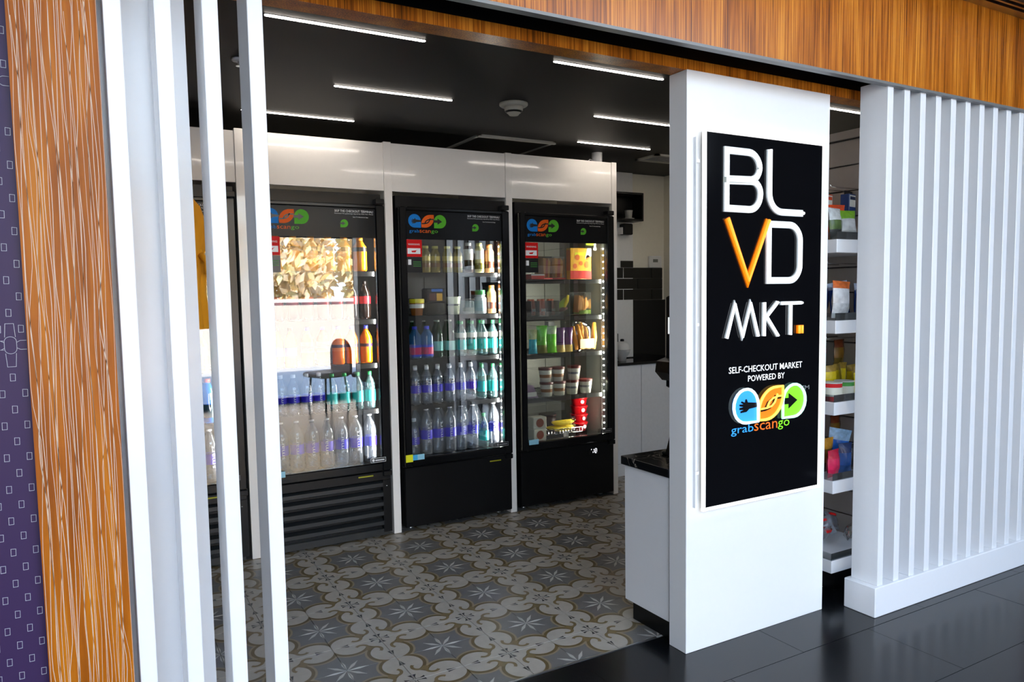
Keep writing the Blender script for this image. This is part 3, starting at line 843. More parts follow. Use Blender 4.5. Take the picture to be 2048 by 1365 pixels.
def bottle(h, r, body_m, cap_m, label=None, capr=.0135, caph=.018, neck=.32, square=0, waist=0, text=None, extra=None, n=16):
    def f(t):
        hb = h - caph
        zs = hb * (1 - neck)
        prof = [(r * .86, 0), (r, r * .18), (r, zs * .45), (r * (1 - waist), zs * .6), (r, zs * .75), (r, zs), (r * .93, zs + hb * neck * .25), (r * .68, zs + hb * neck * .55), (capr * 1.05, zs + hb * neck * .82), (capr * .9, hb)]
        obj('bottle', MB().lathe(prof, n, square=square), body_m, t)
        obj('cap', MB().lathe([(capr, hb - .002), (capr, h - .001), (capr * .9, h)], 12), cap_m, t)
        if label:
            m, a, b = label
            obj('label', MB().lathe([(r * 1.012, h * a), (r * 1.012, h * b)], n, caps=False, square=square), m, t)
        if extra:
            for nm, m, a, b in extra:
                obj(nm, MB().lathe([(r * 1.02, h * a), (r * 1.02, h * b)], n, caps=False, square=square), m, t)
        if text:
            vtext(text, h * .42, r * .42, CAPW, t, -r * 1.035, h * .26)
    return f
B_SMART = bottle(.232, .0345, CLEAR, CAPW, (LBLUE, .30, .50), text='smart')
B_SMARTL = bottle(.298, .0405, CLEAR, CAPW, (LBLUE, .33, .52), text='smart', capr=.0145)
B_SMART0 = bottle(.232, .0345, CLEAR, CAPW, (LBLUE, .34, .50))
B_SMARTL0 = bottle(.298, .0405, CLEAR, CAPW, (LBLUE, .36, .52), capr=.0145)
B_TEAL = bottle(.222, .034, CLEART, CAPG, (LTEAL, .20, .50))
B_TEALN = bottle(.222, .034, CLEART, CAPG, (LTEAL, .18, .46), extra=[('shoulder_label', LWHITE, .52, .66)])
B_FIJI = bottle(.198, .034, glassy('blue_square_bottle', (.45, .75, .95), 1.5, .04, .5, (.10, .35, .75)), CAPB, (plast('flower_label', 30, 60, 190), .06, .42), capr=.017, square=.9, neck=.25, extra=[('flower_print', plast('magenta_print', 190, 20, 90), .12, .34)])
B_GREEN = bottle(.238, .034, GREENB, plast('silver_cap', 190, 200, 190, .3), (plast('mint_label', 120, 195, 190), .17, .42), capr=.011, neck=.5, caph=.014)
B_TEA = bottle(.165, .032, AMBERB, plast('gold_cap', 215, 205, 110), (plast('brown_tea_label', 120, 80, 35), .20, .36), capr=.02, caph=.014, neck=.25, waist=.06, extra=[('upper_label', plast('straw_label', 205, 185, 90), .44, .62)])
B_TALLB = bottle(.19, .031, plast('brown_shake', 70, 45, 32, .3), plast('shake_cap', 215, 215, 205), (LWHITE, .42, .78), capr=.02, neck=.16, extra=[('lower_label', plast('dark_brown_label', 45, 28, 20), .12, .36)])
B_TALLY = bottle(.19, .031, plast('cream_shake', 205, 200, 130, .3), plast('lemon_cap', 220, 220, 120), (LWHITE, .45, .74), capr=.02, neck=.16, extra=[('lower_label', plast('olive_label', 120, 115, 35), .12, .32)])
B_COFFEE = bottle(.182, .031, plast('milk_coffee', 205, 150, 100, .25), plast('caramel_cap', 205, 120, 60), (plast('coffee_label', 85, 45, 30), .16, .40), capr=.02, neck=.2)
B_OJ = bottle(.2, .041, plast('orange_juice', 235, 140, 20, .2), plast('orange_cap', 240, 150, 30), (plast('black_juice_label', 30, 28, 25), .58, .70), capr=.02, neck=.26)
B_COLA = bottle(.225, .035, COLAB, plast('cola_cap', 30, 20, 18), (plast('cola_red_label', 200, 20, 30), .40, .60), waist=.05)
B_SODA = bottle(.225, .0365, plast('orange_soda', 250, 115, 5, .15), CAPB, (plast('soda_label', 245, 120, 10), .35, .62), extra=[('soda_print', plast('soda_navy', 50, 30, 60), .44, .52)])
B_LIME = bottle(.225, .034, plast('lime_soda', 190, 215, 80, .15), plast('dark_green_cap', 40, 70, 40), (plast('lime_blue_label', 50, 130, 215), .28, .50))
B_SPRITE = bottle(.225, .034, glassy('pale_green_bottle', (.55, .9, .65), 1.5, .04, .3, (.05, .45, .2)), CAPG, (plast('sprite_green', 30, 150, 80), .40, .62))
B_SPORT = bottle(.24, .038, plast('sport_blue', 25, 100, 190, .2), plast('orange_sport_cap', 220, 90, 30), (plast('sport_label', 35, 60, 70), .12, .42), text='G', neck=.24, capr=.019)
ORD = ['beside', 'second from', 'third from', 'fourth from', 'fifth from', 'sixth from', 'seventh from', 'eighth from', 'ninth from']
SHN = ['top', 'second', 'third', 'fourth', 'bottom']
CN = {1: 'slat-hidden cooler', 2: 'mirroring cooler', 3: 'yellow-sticker cooler', 4: 'packed-food cooler'}
def shelf_row(k, si, items, y=1.0, second=True):
    """items: (key, builder, x, desc, cat) in order; the last stands beside the LED strip"""
    z = SHZ[k][si]
    n = len(items)
    for q, (key, b, x, desc, cat) in enumerate(items):
        lb = '%s, %s LED strip, %s shelf, %s' % (desc, ORD[n - 1 - q], SHN[si], CN[k])
        spawn(key, b, (x, y + random.uniform(-.006, .006), z), lb, cat, '%s shelf of the %s' % (SHN[si], CN[k]), rz=random.uniform(-.35, .35))
def back_row(k, si, items, y=1.085):
    z = SHZ[k][si]; n = len(items)
    for q, (key, b, x, desc, cat) in enumerate(items):
        lb = '%s behind front row, %s LED strip, %s shelf, %s' % (desc, ORD[n - 1 - q], SHN[si], CN[k])
        spawn(key, b, (x, y, z), lb, cat, '%s shelf of the %s, behind' % (SHN[si], CN[k]), rz=random.uniform(-.5, .5))
SM = ('water_bottle', B_SMART, 'clear bottle, blue label'); 
def it(key, b, desc, x, cat='bottle'): return (key, b, x, desc, cat)
# --- cooler 3
shelf_row(3, 0, [it('tea_bottle', B_TEA, 'amber tea bottle', x) for x in (.048, .117, .196, .269)] +
          [it('shake_bottle', B_TALLB, 'brown shake bottle', .344), it('cream_shake_bottle', B_TALLY, 'cream shake bottle', .425), it('coffee_bottle', B_COFFEE, 'caramel coffee bottle', .500)])
shelf_row(3, 2, [it('square_bottle', B_FIJI, 'square blue bottle', x) for x in (-.034, .043)] + [it('green_bottle', B_GREEN, 'green glass bottle', x) for x in (.123, .207)] +
          [it('teal_label_bottle', B_TEALN, 'teal label bottle', x) for x in (.283, .361, .437, .511)])
shelf_row(3, 3, [it('water_bottle', B_SMART, 'blue label bottle', x) for x in (-.040, .035, .112, .194, .273, .349)] + [it('teal_cap_bottle', B_TEAL, 'teal label bottle', x) for x in (.428, .505)])
shelf_row(3, 4, [it('water_bottle', B_SMART, 'small blue label bottle', -.055), *[it('large_water_bottle', B_SMARTL, 'large blue label bottle', x) for x in (.025, .107, .189, .271, .353)], it('teal_cap_bottle', B_TEAL, 'teal label bottle', .430), it('large_water_bottle', B_SMARTL, 'large blue label bottle', .505)])
back_row(3, 2, [it('plain_green_bottle', B_GREEN, 'green glass bottle', x) for x in (-.02, .06, .14, .215)] + [it('teal_label_bottle', B_TEALN, 'teal label bottle', x) for x in (.30, .38, .455)], 1.08)
back_row(3, 3, [it('plain_water_bottle', B_SMART0, 'blue label bottle', x) for x in (-.005, .072, .15, .23, .31, .385)] + [it('teal_cap_bottle', B_TEAL, 'teal label bottle', .465)], 1.085)
back_row(3, 4, [it('large_plain_bottle', B_SMARTL0, 'large blue label bottle', x) for x in (-.01, .08, .165, .25, .335, .42, .505)], 1.095)
# second shelf of cooler 3
TRAYB = plast('black_tray', 14, 14, 16); FILM = ACRYL
def lunch_pot(t):
    obj('pot', MB().lathe([(.036, 0), (.044, .07), (.046, .076)], 18), glassy('pot_plastic', (.95, .8, .6), 1.2, .05, .75, rgb(225, 140, 60)[:3]), t)
    obj('film_lid', MB().lathe([(.048, .076), (.048, .098), (.044, .102)], 18), plast('yellow_film', 235, 220, 40), t)
    obj('wrap_label', MB().lathe([(.0465, .045), (.047, .07)], 18, caps=False), LWHITE, t)
def snack_tray(t):
    obj('tray', MB().cbox(-.062, .062, -.035, .035, 0, .075, .006), glassy('dark_clear_tray', (.6, .6, .55), 1.4, .03, .35, (.08, .07, .05)), t)
    obj('lid', MB().cbox(-.066, .066, -.038, .038, .075, .165, .006), TRAYB, t)
    obj('blue_label', MB().box(-.03, .045, -.0395, -.0382, .145, .162), plast('blue_tray_label', 60, 110, 190), t)
    obj('snack_window', MB().box(-.045, -.002, -.0395, -.0382, .09, .135), plast('brown_snack', 95, 55, 45), t)
    obj('cheese_window', MB().box(.004, .042, -.0395, -.0382, .088, .135), plast('cheddar', 215, 165, 60), t)
def paper_cup(t):
    obj('cup', MB().lathe([(.036, 0), (.047, .105), (.049, .108), (.049, .112)], 20), plast('cream_paper', 205, 210, 185), t)
    obj('cup_print', MB().lathe([(.0425, .055), (.0436, .066)], 20, caps=False), plast('black_cup_print', 30, 32, 30), t)
def clear_tub(t):
    obj('tub', MB().cbox(-.036, .036, -.036, .036, 0, .085, .006), glassy('frosted_tub', (.8, .9, .9), 1.3, .1, .6, (.42, .52, .52)), t)
    obj('lid', MB().cbox(-.038, .038, -.038, .038, .085, .098, .004), TRAYB, t)
def capped_tub(t):
    bottle(.152, .040, plast('white_tub', 195, 205, 205), plast('green_screw_lid', 40, 150, 75), (plast('pale_tub_label', 165, 190, 195), .12, .55), capr=.034, caph=.028, neck=.2)(t)
z = SHZ[3][1]
spawn('snack_pot', lunch_pot, (-.016, 1.0, z), 'small snack pot with yellow film lid, second shelf, yellow-sticker cooler', 'pot', 'second shelf of the yellow-sticker cooler')
spawn('snack_tray', snack_tray, (.098, 1.0, z), 'black snack tray with blue label beside the yellow-lidded pot', 'tray', 'second shelf of the yellow-sticker cooler')
spawn('paper_cup', paper_cup, (.233, 1.0, z), 'cream paper cup between black snack tray and frosted tub', 'cup', 'second shelf of the yellow-sticker cooler')
spawn('frosted_tub', clear_tub, (.330, 1.0, z), 'frosted square tub with black lid beside the cream cup', 'tub', 'second shelf of the yellow-sticker cooler')
spawn('green_lid_bottle', capped_tub, (.424, 1.0, z), 'white bottle with wide green lid, second shelf, yellow-sticker cooler', 'bottle', 'second shelf of the yellow-sticker cooler')
spawn('coffee_bottle', B_COFFEE, (.508, 1.0, z), 'caramel coffee bottle beside the green-lid bottle on the second shelf', 'bottle', 'second shelf of the yellow-sticker cooler')
# --- cooler 2
shelf_row(2, 0, [it('juice_bottle', B_OJ, 'orange juice bottle', x) for x in (-.86, -.76, -.66, -.56, -.465, -.372)])
shelf_row(2, 1, [it('cola_bottle', B_COLA, 'dark cola bottle', x) for x in (-.86, -.775, -.69, -.60, -.515, -.43, -.348)])
shelf_row(2, 2, [it('lime_bottle', B_LIME, 'lime soda bottle', x) for x in (-.87, -.795)] + [it('soda_bottle', B_SODA, 'orange soda bottle', x) for x in (-.70, -.61, -.52, -.435, -.350)])
shelf_row(2, 3, [it('water_bottle', B_SMART, 'blue label bottle', x) for x in (-.86, -.79, -.715, -.64)] + [it('teal_cap_bottle', B_TEAL, 'teal label bottle', x) for x in (-.565, -.49, -.412, -.335)])
shelf_row(2, 4, [it('large_water_bottle', B_SMARTL, 'large blue label bottle', x) for x in (-.87, -.782, -.694, -.606, -.518, -.43, -.343)])
# --- cooler 1
shelf_row(1, 2, [it('sprite_bottle', B_SPRITE, 'pale green soda bottle', x) for x in (-1.43, -1.35, -1.27, -1.185)])
shelf_row(1, 3, [it('sport_bottle', B_SPORT, 'blue sport drink bottle', x) for x in (-1.44, -1.345, -1.25, -1.165)])
shelf_row(1, 4, [it('large_water_bottle', B_SMARTL, 'large blue label bottle', x) for x in (-1.43, -1.34, -1.25, -1.16)])

# --- cooler 4
BREAD = plast('bread_crust', 215, 150, 60, .7); HAM = plast('ham_red', 190, 70, 50, .6); LETT = plast('lettuce', 150, 185, 50, .6); CHED = plast('cheese_orange', 240, 160, 45, .5)
PACKR = plast('red_pack', 200, 55, 50); PACKY = plast('pizza_yellow', 240, 180, 50)
G4 = lambda si: '%s shelf of the packed-food cooler' % SHN[si]
def sandwich(t):
    obj('clear_pack', MB().prism([(-.045, 0), (.045, 0), (.04, .155), (-.05, .155)], -.04, .04), ACRYL, t)
    obj('bread', MB().prism([(-.03, .012), (-.018, .012), (-.008, .14), (-.035, .145)], -.034, .034).prism([(.008, .012), (.022, .012), (.032, .12), (.012, .145)], -.034, .034), BREAD, t)
    obj('filling', MB().prism([(-.017, .014), (.007, .014), (.011, .13), (-.008, .135)], -.033, .033), HAM, t)
    obj('card_base', MB().box(-.047, .047, -.042, .042, 0, .01), PACKR, t)
def pizza_box(t):
    obj('box', MB().cbox(-.088, .088, -.025, .025, .0, .215, .003), PACKY, t)
    obj('lower_band', MB().box(-.0885, .0885, -.0257, -.025, .002, .058), PACKR, t)
    obj('title_band', MB().box(-.05, .06, -.0257, -.025, .165, .185), YELP, t)
    obj('white_corner', MB().prism([(.035, .14), (.088, .16), (.088, .214), (.055, .214)], -.0262, -.0256), WHITEP, t)
    pz = MB()
    for (a, b, r) in ((.05, .10, .024), (-.03, .15, .02), (-.05, .09, .018), (.06, .15, .018), (.0, .11, .016)):
        pz.prism(arc(a, b, r, 0, 360, 12)[:-1], -.0262, -.0256)
    o = obj('pizza_picture', pz, plast('pepperoni', 220, 110, 40), t)
    obj('side_face', MB().box(-.0887, -.088, -.024, .024, .06, .2), plast('box_side', 225, 120, 70), t)
z = SHZ[4][0]
spawn('sandwich_pack', sandwich, (.925, 1.02, z), 'clear sandwich pack nearer the warning sticker on the top shelf', 'sandwich', G4(0), rz=.2)
spawn('sandwich_pack', sandwich, (1.035, 1.02, z), 'clear sandwich pack touching the yellow pizza box', 'sandwich', G4(0), rz=-.15)
spawn('pizza_box', pizza_box, (1.203, 1.0, z), 'yellow and red pizza box with pepperoni pictures on the top shelf', 'box', G4(0))
def red_card(t):
    obj('carton', MB().cbox(-.052, .052, -.05, .05, 0, .034, .002), PACKR, t); obj('white_stripe', MB().box(-.0525, .0525, -.0507, -.05, .024, .034), WHITEP, t)
spawn('red_carton', red_card, (.836, 1.0, z), 'low red carton with white stripe below the warning sticker', 'box', G4(0))
def price_tag(t):
    obj('holder', MB().box(.026, .042, -.002, .002, -.085, .0).box(.022, .046, -.003, .003, -.095, -.08), WHITEP, t); obj('green_card', MB().box(-.042, .028, -.002, .001, -.062, 0), plast('lime_card', 165, 200, 15), t)
    obj('hang_wire', MB().tube([(.03, 0, 0), (.03, .0, .125)], .0015, 6), CHROME, t)
spawn('lime_price_tag', price_tag, (1.295, .985, 1.83), 'lime green price card hanging above the pizza box', 'tag')
z = SHZ[4][1]
def wrap(t):
    obj('clear_tray', MB().box(-.035, .035, -.045, .045, 0, .004).box(-.035, -.033, -.045, .045, 0, .105).box(.033, .035, -.045, .045, 0, .105).box(-.035, .035, -.045, -.043, 0, .105), ACRYL, t)
    w = MB()
    for k, dx in enumerate((-.016, .012)): w.tube([(dx, -.01, .008), (dx + .002, .0, .06), (dx + .004, .01, .115)], .016, 9, radii=[.012, .017, .013])
    obj('wrap_roll', w, plast('tomato_wrap', 205, 105, 75, .6), t)
    obj('paper_band', MB().tube([(.014, -.004, .03), (.014, .001, .05)], .0185, 10), LWHITE, t)
for q, x in enumerate((.812, .888, .968)):
    spawn('wrap_pack', wrap, (x, 1.0, z), 'red wraps in clear tray, %s the sticker side, second shelf, packed-food cooler' % ('first from', 'second from', 'third from')[q], 'wrap', G4(1), rz=(.1, -.2, .15)[q])
def salad(t):
    obj('leaf_bundle', MB().tube([(-.05, 0, .03), (0, 0, .065), (.04, 0, .12)], .02, 9, radii=[.012, .03, .014]), LETT, t)
    obj('yellow_pepper', MB().tube([(.0, -.022, .05), (.03, -.02, .10), (.045, -.015, .14)], .01, 8, radii=[.012, .014, .008]), plast('pepper_yellow', 225, 205, 40), t)
    obj('beet_slice', MB().tube([(-.045, -.02, .035), (-.005, -.026, .045), (.03, -.02, .05)], .01, 8, radii=[.008, .014, .008]), plast('beet_red', 110, 25, 35), t)
    obj('clear_tray', MB().box(-.06, .06, -.04, .04, 0, .006).box(-.06, .06, -.041, -.039, 0, .06), ACRYL, t)
spawn('salad_pack', salad, (1.062, 1.01, z), 'salad bundle of yellow pepper and green leaves on the second shelf', 'salad', G4(1))
def croissant(t):
    obj('clear_box', MB().cbox(-.062, .062, -.045, .045, 0, .16, .004), ACRYL, t)
    obj('sandwich_half', MB().prism(arc(.012, .075, .038, -80, 100, 8) + [(0, .135), (.0, .03)], -.03, .03), BREAD, t)
    obj('second_half', MB().prism([(-.045, .02), (-.006, .02), (-.004, .12), (-.03, .14)], -.03, .03), plast('toast', 200, 140, 70, .7), t)
    obj('lettuce', MB().prism([(-.035, .008), (.045, .008), (.035, .035), (-.03, .032)], -.036, .036), LETT, t)
    obj('filling', MB().prism([(.018, .045), (.03, .05), (.034, .12), (.02, .125)], -.032, -.03), CHED, t)
spawn('croissant_box', croissant, (1.213, 1.0, z), 'clear box with bread halves and lettuce on the second shelf', 'sandwich', G4(1))
z = SHZ[4][2]
def pouch(w, h, d, stripes, nu=6, nv=10, crimp=.06):
    """stripes: [(name, v0, v1, material)]; puffed film bag standing on its bottom seam"""
    def f(t):
        for name, v0, v1, m in stripes:
            mb = MB(); k0, k1 = round(v0 * nv), round(v1 * nv)
            for sgn in (-1, 1):
                vs = []
                for j in range(k0, k1 + 1):
                    v = j / nv
                    pv = max(0, min(1, (v - crimp * .6) / (1 - crimp * 1.2))); tv = max(0, math.sin(PI * pv)) ** .55
                    for i in range(nu + 1):
                        u = i / nu
                        th = max(0, math.sin(PI * u)) ** .7 * tv * d / 2 + .0006
                        wr = math.sin(u * 17 + v * 9 + w * 90) * .0016 * tv
                        vs.append(((u - .5) * w * (1 - .10 * tv), sgn * th + wr, v * h))
                n1 = nu + 1
                mb.add(vs, [(j * n1 + i, j * n1 + i + 1, (j + 1) * n1 + i + 1, (j + 1) * n1 + i) for j in range(k1 - k0) for i in range(nu)], 0, True)
            obj(name, mb, m, t)
    return f
def bagof(name, w, h, d, c1, c2, c3=None, a=.25, b=.75):
    m1, m2, m3 = [mat(name + s, rgb(*c), .25, vary=.55, scale=q) for s, c, q in (('_film', c1, 38), ('_band', c2, 26), ('_top', c3 or c1, 44))]
    return pouch(w, h, d, [('lower_film', 0, a, m1), ('printed_band', a, b, m2), ('upper_film', b, 1, m3)])
F4S3 = [('blue_pouch', bagof('bluepouch', .068, .165, .035, (60, 170, 195), (70, 185, 205), (190, 200, 150), .2, .6), .820, 'turquoise snack pouch on the third shelf of the packed-food cooler'),
        ('veggie_bag', bagof('veggiebag', .082, .190, .04, (120, 120, 50), (110, 190, 60), (115, 205, 75), .3, .6), .892, 'clear green vegetable bag beside the turquoise pouch'),
        ('lime_bag', bagof('limebag', .078, .185, .04, (110, 200, 20), (105, 215, 20), (190, 215, 170), .3, .7), .972, 'bright lime green bag on the third shelf of the packed-food cooler'),
        ('purple_bag', bagof('purplebag', .072, .17, .04, (190, 160, 80), (90, 30, 100), (80, 30, 95), .3, .6), 1.045, 'purple snack bag beside the bright lime green bag'),
        ('purple_bag', None, 1.108, 'purple snack bag beside the orange cheese sticks')]
for key, b, x, lb in F4S3: spawn(key, b, (x, 1.0, z), lb, 'bag', G4(2), rz=random.uniform(-.15, .15))
spawn('pink_carton', lambda t: (obj('carton', MB().cbox(-.026, .026, -.026, .026, 0, .21, .003), WHITEP, t), obj('pink_band', MB().box(-.0265, .0265, -.0268, -.026, .10, .165), plast('pink_band', 215, 120, 150), t)), (1.018, 1.10, z), 'tall pink and white carton behind the purple bags', 'carton', G4(2))
def cheese_bag(t):
    w = MB()
    for k in range(6):
        a = (k - 2.5) / 2.5
        w.tube([(a * .062, -.012 - .02 * (k % 2), .012), (a * .078, -.006 - .02 * (k % 2), .09), (a * .092, .0, .175 + .01 * (k % 3))], .017, 8, radii=[.015, .018, .014])
    obj('cheese_stick', w, CHED, t)
    pouch(.2, .205, .085, [('clear_film', 0, 1, ACRYL)])(t)
    obj('front_label', MB().box(-.06, .06, -.047, -.0455, .02, .085), plast('cream_label', 240, 220, 190), t)
spawn('cheese_stick_bag', cheese_bag, (1.25, 1.02, z), 'clear bag of orange cheese sticks on the third shelf', 'bag', G4(2))
z = SHZ[4][3]
LIDM = plast('maroon_lid', 95, 32, 30)
def ice_cup(kind):
    def f(t):
        obj('tub', MB().lathe([(.036, 0), (.0465, .085), (.0465, .088)], 20), plast('cream_tub', 225, 225, 212), t)
        obj('lid', MB().lathe([(.049, .082), (.049, .097), (.047, .099)], 20), LIDM, t)
        if kind == 'b': obj('brown_print', MB().lathe([(.0398, .030), (.0425, .052)], 20, caps=False), plast('caramel_print', 150, 95, 45), t)
        else: obj('grey_print', MB().lathe([(.0415, .042), (.0432, .056)], 20, caps=False), plast('slate_print', 110, 120, 130), t)
    return f
cups = [('caramel_tub', 'b', .925, 0, 'caramel print tub, lower tier, nearer the sticker side'), ('caramel_tub', 'b', 1.028, 0, 'caramel print tub, lower tier, in mid shelf'),
        ('grey_print_tub', 'g', 1.135, 0, 'grey print tub, lower tier, under a single tub'), ('grey_print_tub', 'g', 1.250, 0, 'grey print tub, lower tier, beside the LED strip'),
        ('caramel_tub', 'b', .917, .0995, 'caramel print tub, upper tier, nearer the sticker side'), ('caramel_tub', 'b', 1.018, .0995, 'caramel print tub, upper tier, in mid shelf'), ('grey_print_tub', 'g', 1.152, .0995, 'grey print tub alone on the upper tier')]
for key, kd, x, dz, lb in cups: spawn(key, ice_cup(kd), (x, 1.0, z + dz), lb + ', fourth shelf', 'tub', G4(3))
spawn('lilac_box', lambda t: (obj('carton', MB().prism([(-.05, 0), (.05, 0), (.01, .085), (-.05, .1)], -.05, .05), plast('lilac_card', 150, 125, 150), t), obj('label', MB().box(-.045, .035, -.0512, -.05, .01, .04), LWHITE, t)), (.79, 1.02, z), 'lilac slanted carton at the hinge end of the fourth shelf', 'box', G4(3))
z = SHZ[4][4]
def bowl(t):
    obj('bowl', MB().lathe([(.048, 0), (.062, .05), (.066, .053), (.066, .06)], 22), plast('red_bowl', 205, 18, 28, .3), t)
    obj('white_badge', MB().prism(arc(0, .032, .014, 0, 360, 12)[:-1], -.0605, -.059), WHITEP, t)
for q in range(4): spawn('red_bowl', bowl, (1.302, 1.16, z + q * .0608), 'red lidded bowl, %s of the stack beside the bananas' % ('lowest', 'second lowest', 'second highest', 'topmost')[q], 'bowl', 'stack of red bowls', rz=.15 - .1 * q)
def banana(t):
    pts = [(math.sin(a) * .12, 0, .035 - .035 * math.cos(a * .9)) for a in [(-.8 + 1.6 * k / 8) for k in range(9)]]
    obj('peel', MB().tube(pts, .016, 8, radii=[.006, .012, .015, .0165, .017, .0165, .015, .011, .005]), plast('banana_yellow', 235, 205, 20, .5), t)
    obj('stem_tip', MB().tube([pts[-1], (pts[-1][0] + .014, 0, pts[-1][2] + .01)], .0045, 6), plast('banana_tip', 110, 95, 30, .7), t)
for q, (dx, dy, dz, rr) in enumerate(((0, -.036, .060, .04), (.01, .0, .062, -.02), (-.01, .037, .062, .06), (.01, -.016, .096, -.03), (.02, .020, .097, .05))):
    spawn('banana', banana, (1.045 + dx, 1.01 + dy, z + dz), 'yellow banana in the wire basket, %s' % ('front of the lower layer', 'middle of the lower layer', 'back of the lower layer', 'front of the upper layer', 'back of the upper layer')[q], 'banana', 'bananas in the wire basket', rz=rr)
def basket(t):
    b = MB()
    for zz in (.004, .035, .066):
        b.tube([(-.14, -.065, zz), (.14, -.065, zz), (.14, .075, zz), (-.14, .075, zz)], .0022, 6, closed=True)
    for q in range(13):
        x = -.14 + .28 * q / 12
        b.tube([(x, .075, .066), (x, .075, .004), (x, -.065, .004), (x, -.065, .066)], .0014, 5)
    obj('wire_frame', b, CHROME, t)
    obj('label_card', MB().box(-.02, .02, -.069, -.067, .01, .05), LWHITE, t)
spawn('wire_basket', basket, (1.045, 1.015, z), 'wire basket holding bananas on the bottom shelf of the packed-food cooler', 'basket')
def cookie_pack(t):
    obj('carton', MB().cbox(-.052, .052, -.04, .04, 0, .082, .004), plast('ivory_card', 220, 218, 200), t)
    obj('cookie_picture', MB().prism(arc(0, .042, .03, 0, 360, 14)[:-1], -.0412, -.04), plast('cookie_brown', 150, 70, 40), t)
spawn('cookie_carton', cookie_pack, (.842, 1.0, z), 'ivory carton with brown picture, lower one of two', 'carton', G4(4), rz=.06)
spawn('cookie_carton', cookie_pack, (.845, 1.0, z + .0825), 'ivory carton with brown picture, upper one of two', 'carton', G4(4), rz=-.05)
def dark_tub(t):
    obj('tub', MB().lathe([(.05, 0), (.06, .13)], 18), plast('dark_maroon_tub', 30, 8, 10), t); obj('lid', MB().lathe([(.063, .13), (.063, .145)], 18), plast('dark_maroon_tub', 30, 8, 10), t)
spawn('dark_tub', dark_tub, (1.03, 1.16, z), 'dark maroon tub in shade behind the bananas', 'tub', G4(4))

# ------------------------------------------------------------------ hanging garment
MUST = mat('mustard_cloth', rgb(224, 150, 8), .85, vary=.1, scale=14)
g = thing('mustard_garment', 'mustard yellow tied garment hanging before the cooler behind the slats', 'garment', (-1.455, .745, 0))
def cloth(secs, n=36, fold=.10, waves=9):
    mb = MB(); vs = []
    for k, (z, w, d, fo, sh) in enumerate(secs):
        for i in range(n):
            a = 2 * PI * i / n
            rr = 1 + fo * math.sin(waves * a + sh) + fo * .6 * math.sin((waves + 4) * a + sh * 2)
            vs.append((w * math.cos(a) * rr, d * math.sin(a) * rr, z))
    mb.add(vs, [(k * n + i, k * n + (i + 1) % n, (k + 1) * n + (i + 1) % n, (k + 1) * n + i) for k in range(len(secs) - 1) for i in range(n)], 0, True)
    return mb
obj('bodice', cloth([(1.645, .178, .050, .07, .3), (1.68, .184, .052, .06, .6), (1.74, .19, .055, .05, .9), (1.82, .195, .056, .04, 1.1), (1.90, .175, .05, .03, 1.2), (1.96, .13, .04, .02, 1.3), (2.0, .06, .03, .01, 1.3), (2.012, .03, .02, 0, 1.3)]), MUST, g)
obj('skirt', cloth([(1.285, .185, .060, .13, 2.2), (1.36, .182, .060, .12, 2.0), (1.47, .175, .056, .10, 1.6), (1.56, .178, .053, .08, 1.0), (1.62, .176, .050, .07, .5), (1.655, .175, .049, .06, .3)]), MUST, g)
obj('tie_belt', cloth([(1.620, .180, .054, .05, 2), (1.64, .187, .058, .06, 3), (1.665, .187, .058, .06, 3.5), (1.685, .180, .054, .05, 4)]).tube([(.17, -.03, 1.66), (.195, -.05, 1.62), (.185, -.055, 1.56)], .012, 7, radii=[.016, .014, .008]), MUST, g)
obj('hanger', MB().tube([(0, 0, 2.005), (0, 0, 2.05), (0, .03, 2.075), (0, .10, 2.10), (0, .147, 2.10)], .0035, 7), CHROME, g)

# ------------------------------------------------------------------ checkout counter and terminal behind the pillar
ck = thing('checkout_counter', 'white checkout counter with black marble top tucked behind the sign pillar', 'counter', (.20, -1.08, 0))
obj('body', MB().cbox(0, .72, .005, .295, .088, .688, .002), WHITE, ck)
obj('kick', MB().box(.025, .70, .025, .27, 0, .088), BLACK, ck)
MARB = mat('black_marble', (.008, .008, .009), .12, vary=0)
def marble():
    m, n, l, p = base('black_marble_veined')
    tc = n.new('ShaderNodeTexCoord'); nz = n.new('ShaderNodeTexNoise'); nz.inputs['Scale'].default_value = 7; nz.inputs['Detail'].default_value = 5; nz.inputs['Distortion'].default_value = 1.4
    l.new(tc.outputs['Object'], nz.inputs['Vector'])
    E.nt = m.node_tree
    v = E.op('SUBTRACT', 1, (E(nz.outputs['Fac']) - .57).abs() * 60)
    r = n.new('ShaderNodeValToRGB'); r.color_ramp.elements[0].position = .55; r.color_ramp.elements[0].color = (.006, .006, .007, 1); r.color_ramp.elements[1].position = .95; r.color_ramp.elements[1].color = (.55, .48, .4, 1)
    l.new(v.s, r.inputs[0]); l.new(r.outputs[0], p.inputs['Base Color']); p.inputs['Roughness'].default_value = .12
    return m
obj('marble_top', MB().cbox(-.012, .73, 0, .307, .69, .727, .002), marble(), ck)
tm = thing('checkout_terminal', 'black tilted self checkout terminal on the black marble counter top', 'terminal', (.47, -.92, .727))
obj('base_plate', MB().cbox(-.12, .12, -.07, .07, 0, .014, .004), BLACK, tm)
obj('stand', MB().prism([(-.13, .012), (.06, .012), (.02, .36), (-.02, .36)], -.03, .03), BLACK, tm)
hd = obj('screen_head', MB().cbox(-.135, .16, -.025, .025, .30, .69, .006), BLACK, tm)
obj('display_glass', MB().box(-.12, .145, -.0275, -.025, .33, .67), BLACKG, hd)
obj('card_reader', MB().prism([(-.183, .37), (-.176, .415), (-.12, .43), (-.10, .335), (-.145, .332)], -.045, .035), BLACK, tm)
obj('edge_strip', MB().box(-.137, -.135, -.012, .006, .53, .60), emitter('strip_white', (.9, .95, .95), .9), tm)  # glowing sliver stands in for a white reflection on the terminal's edge

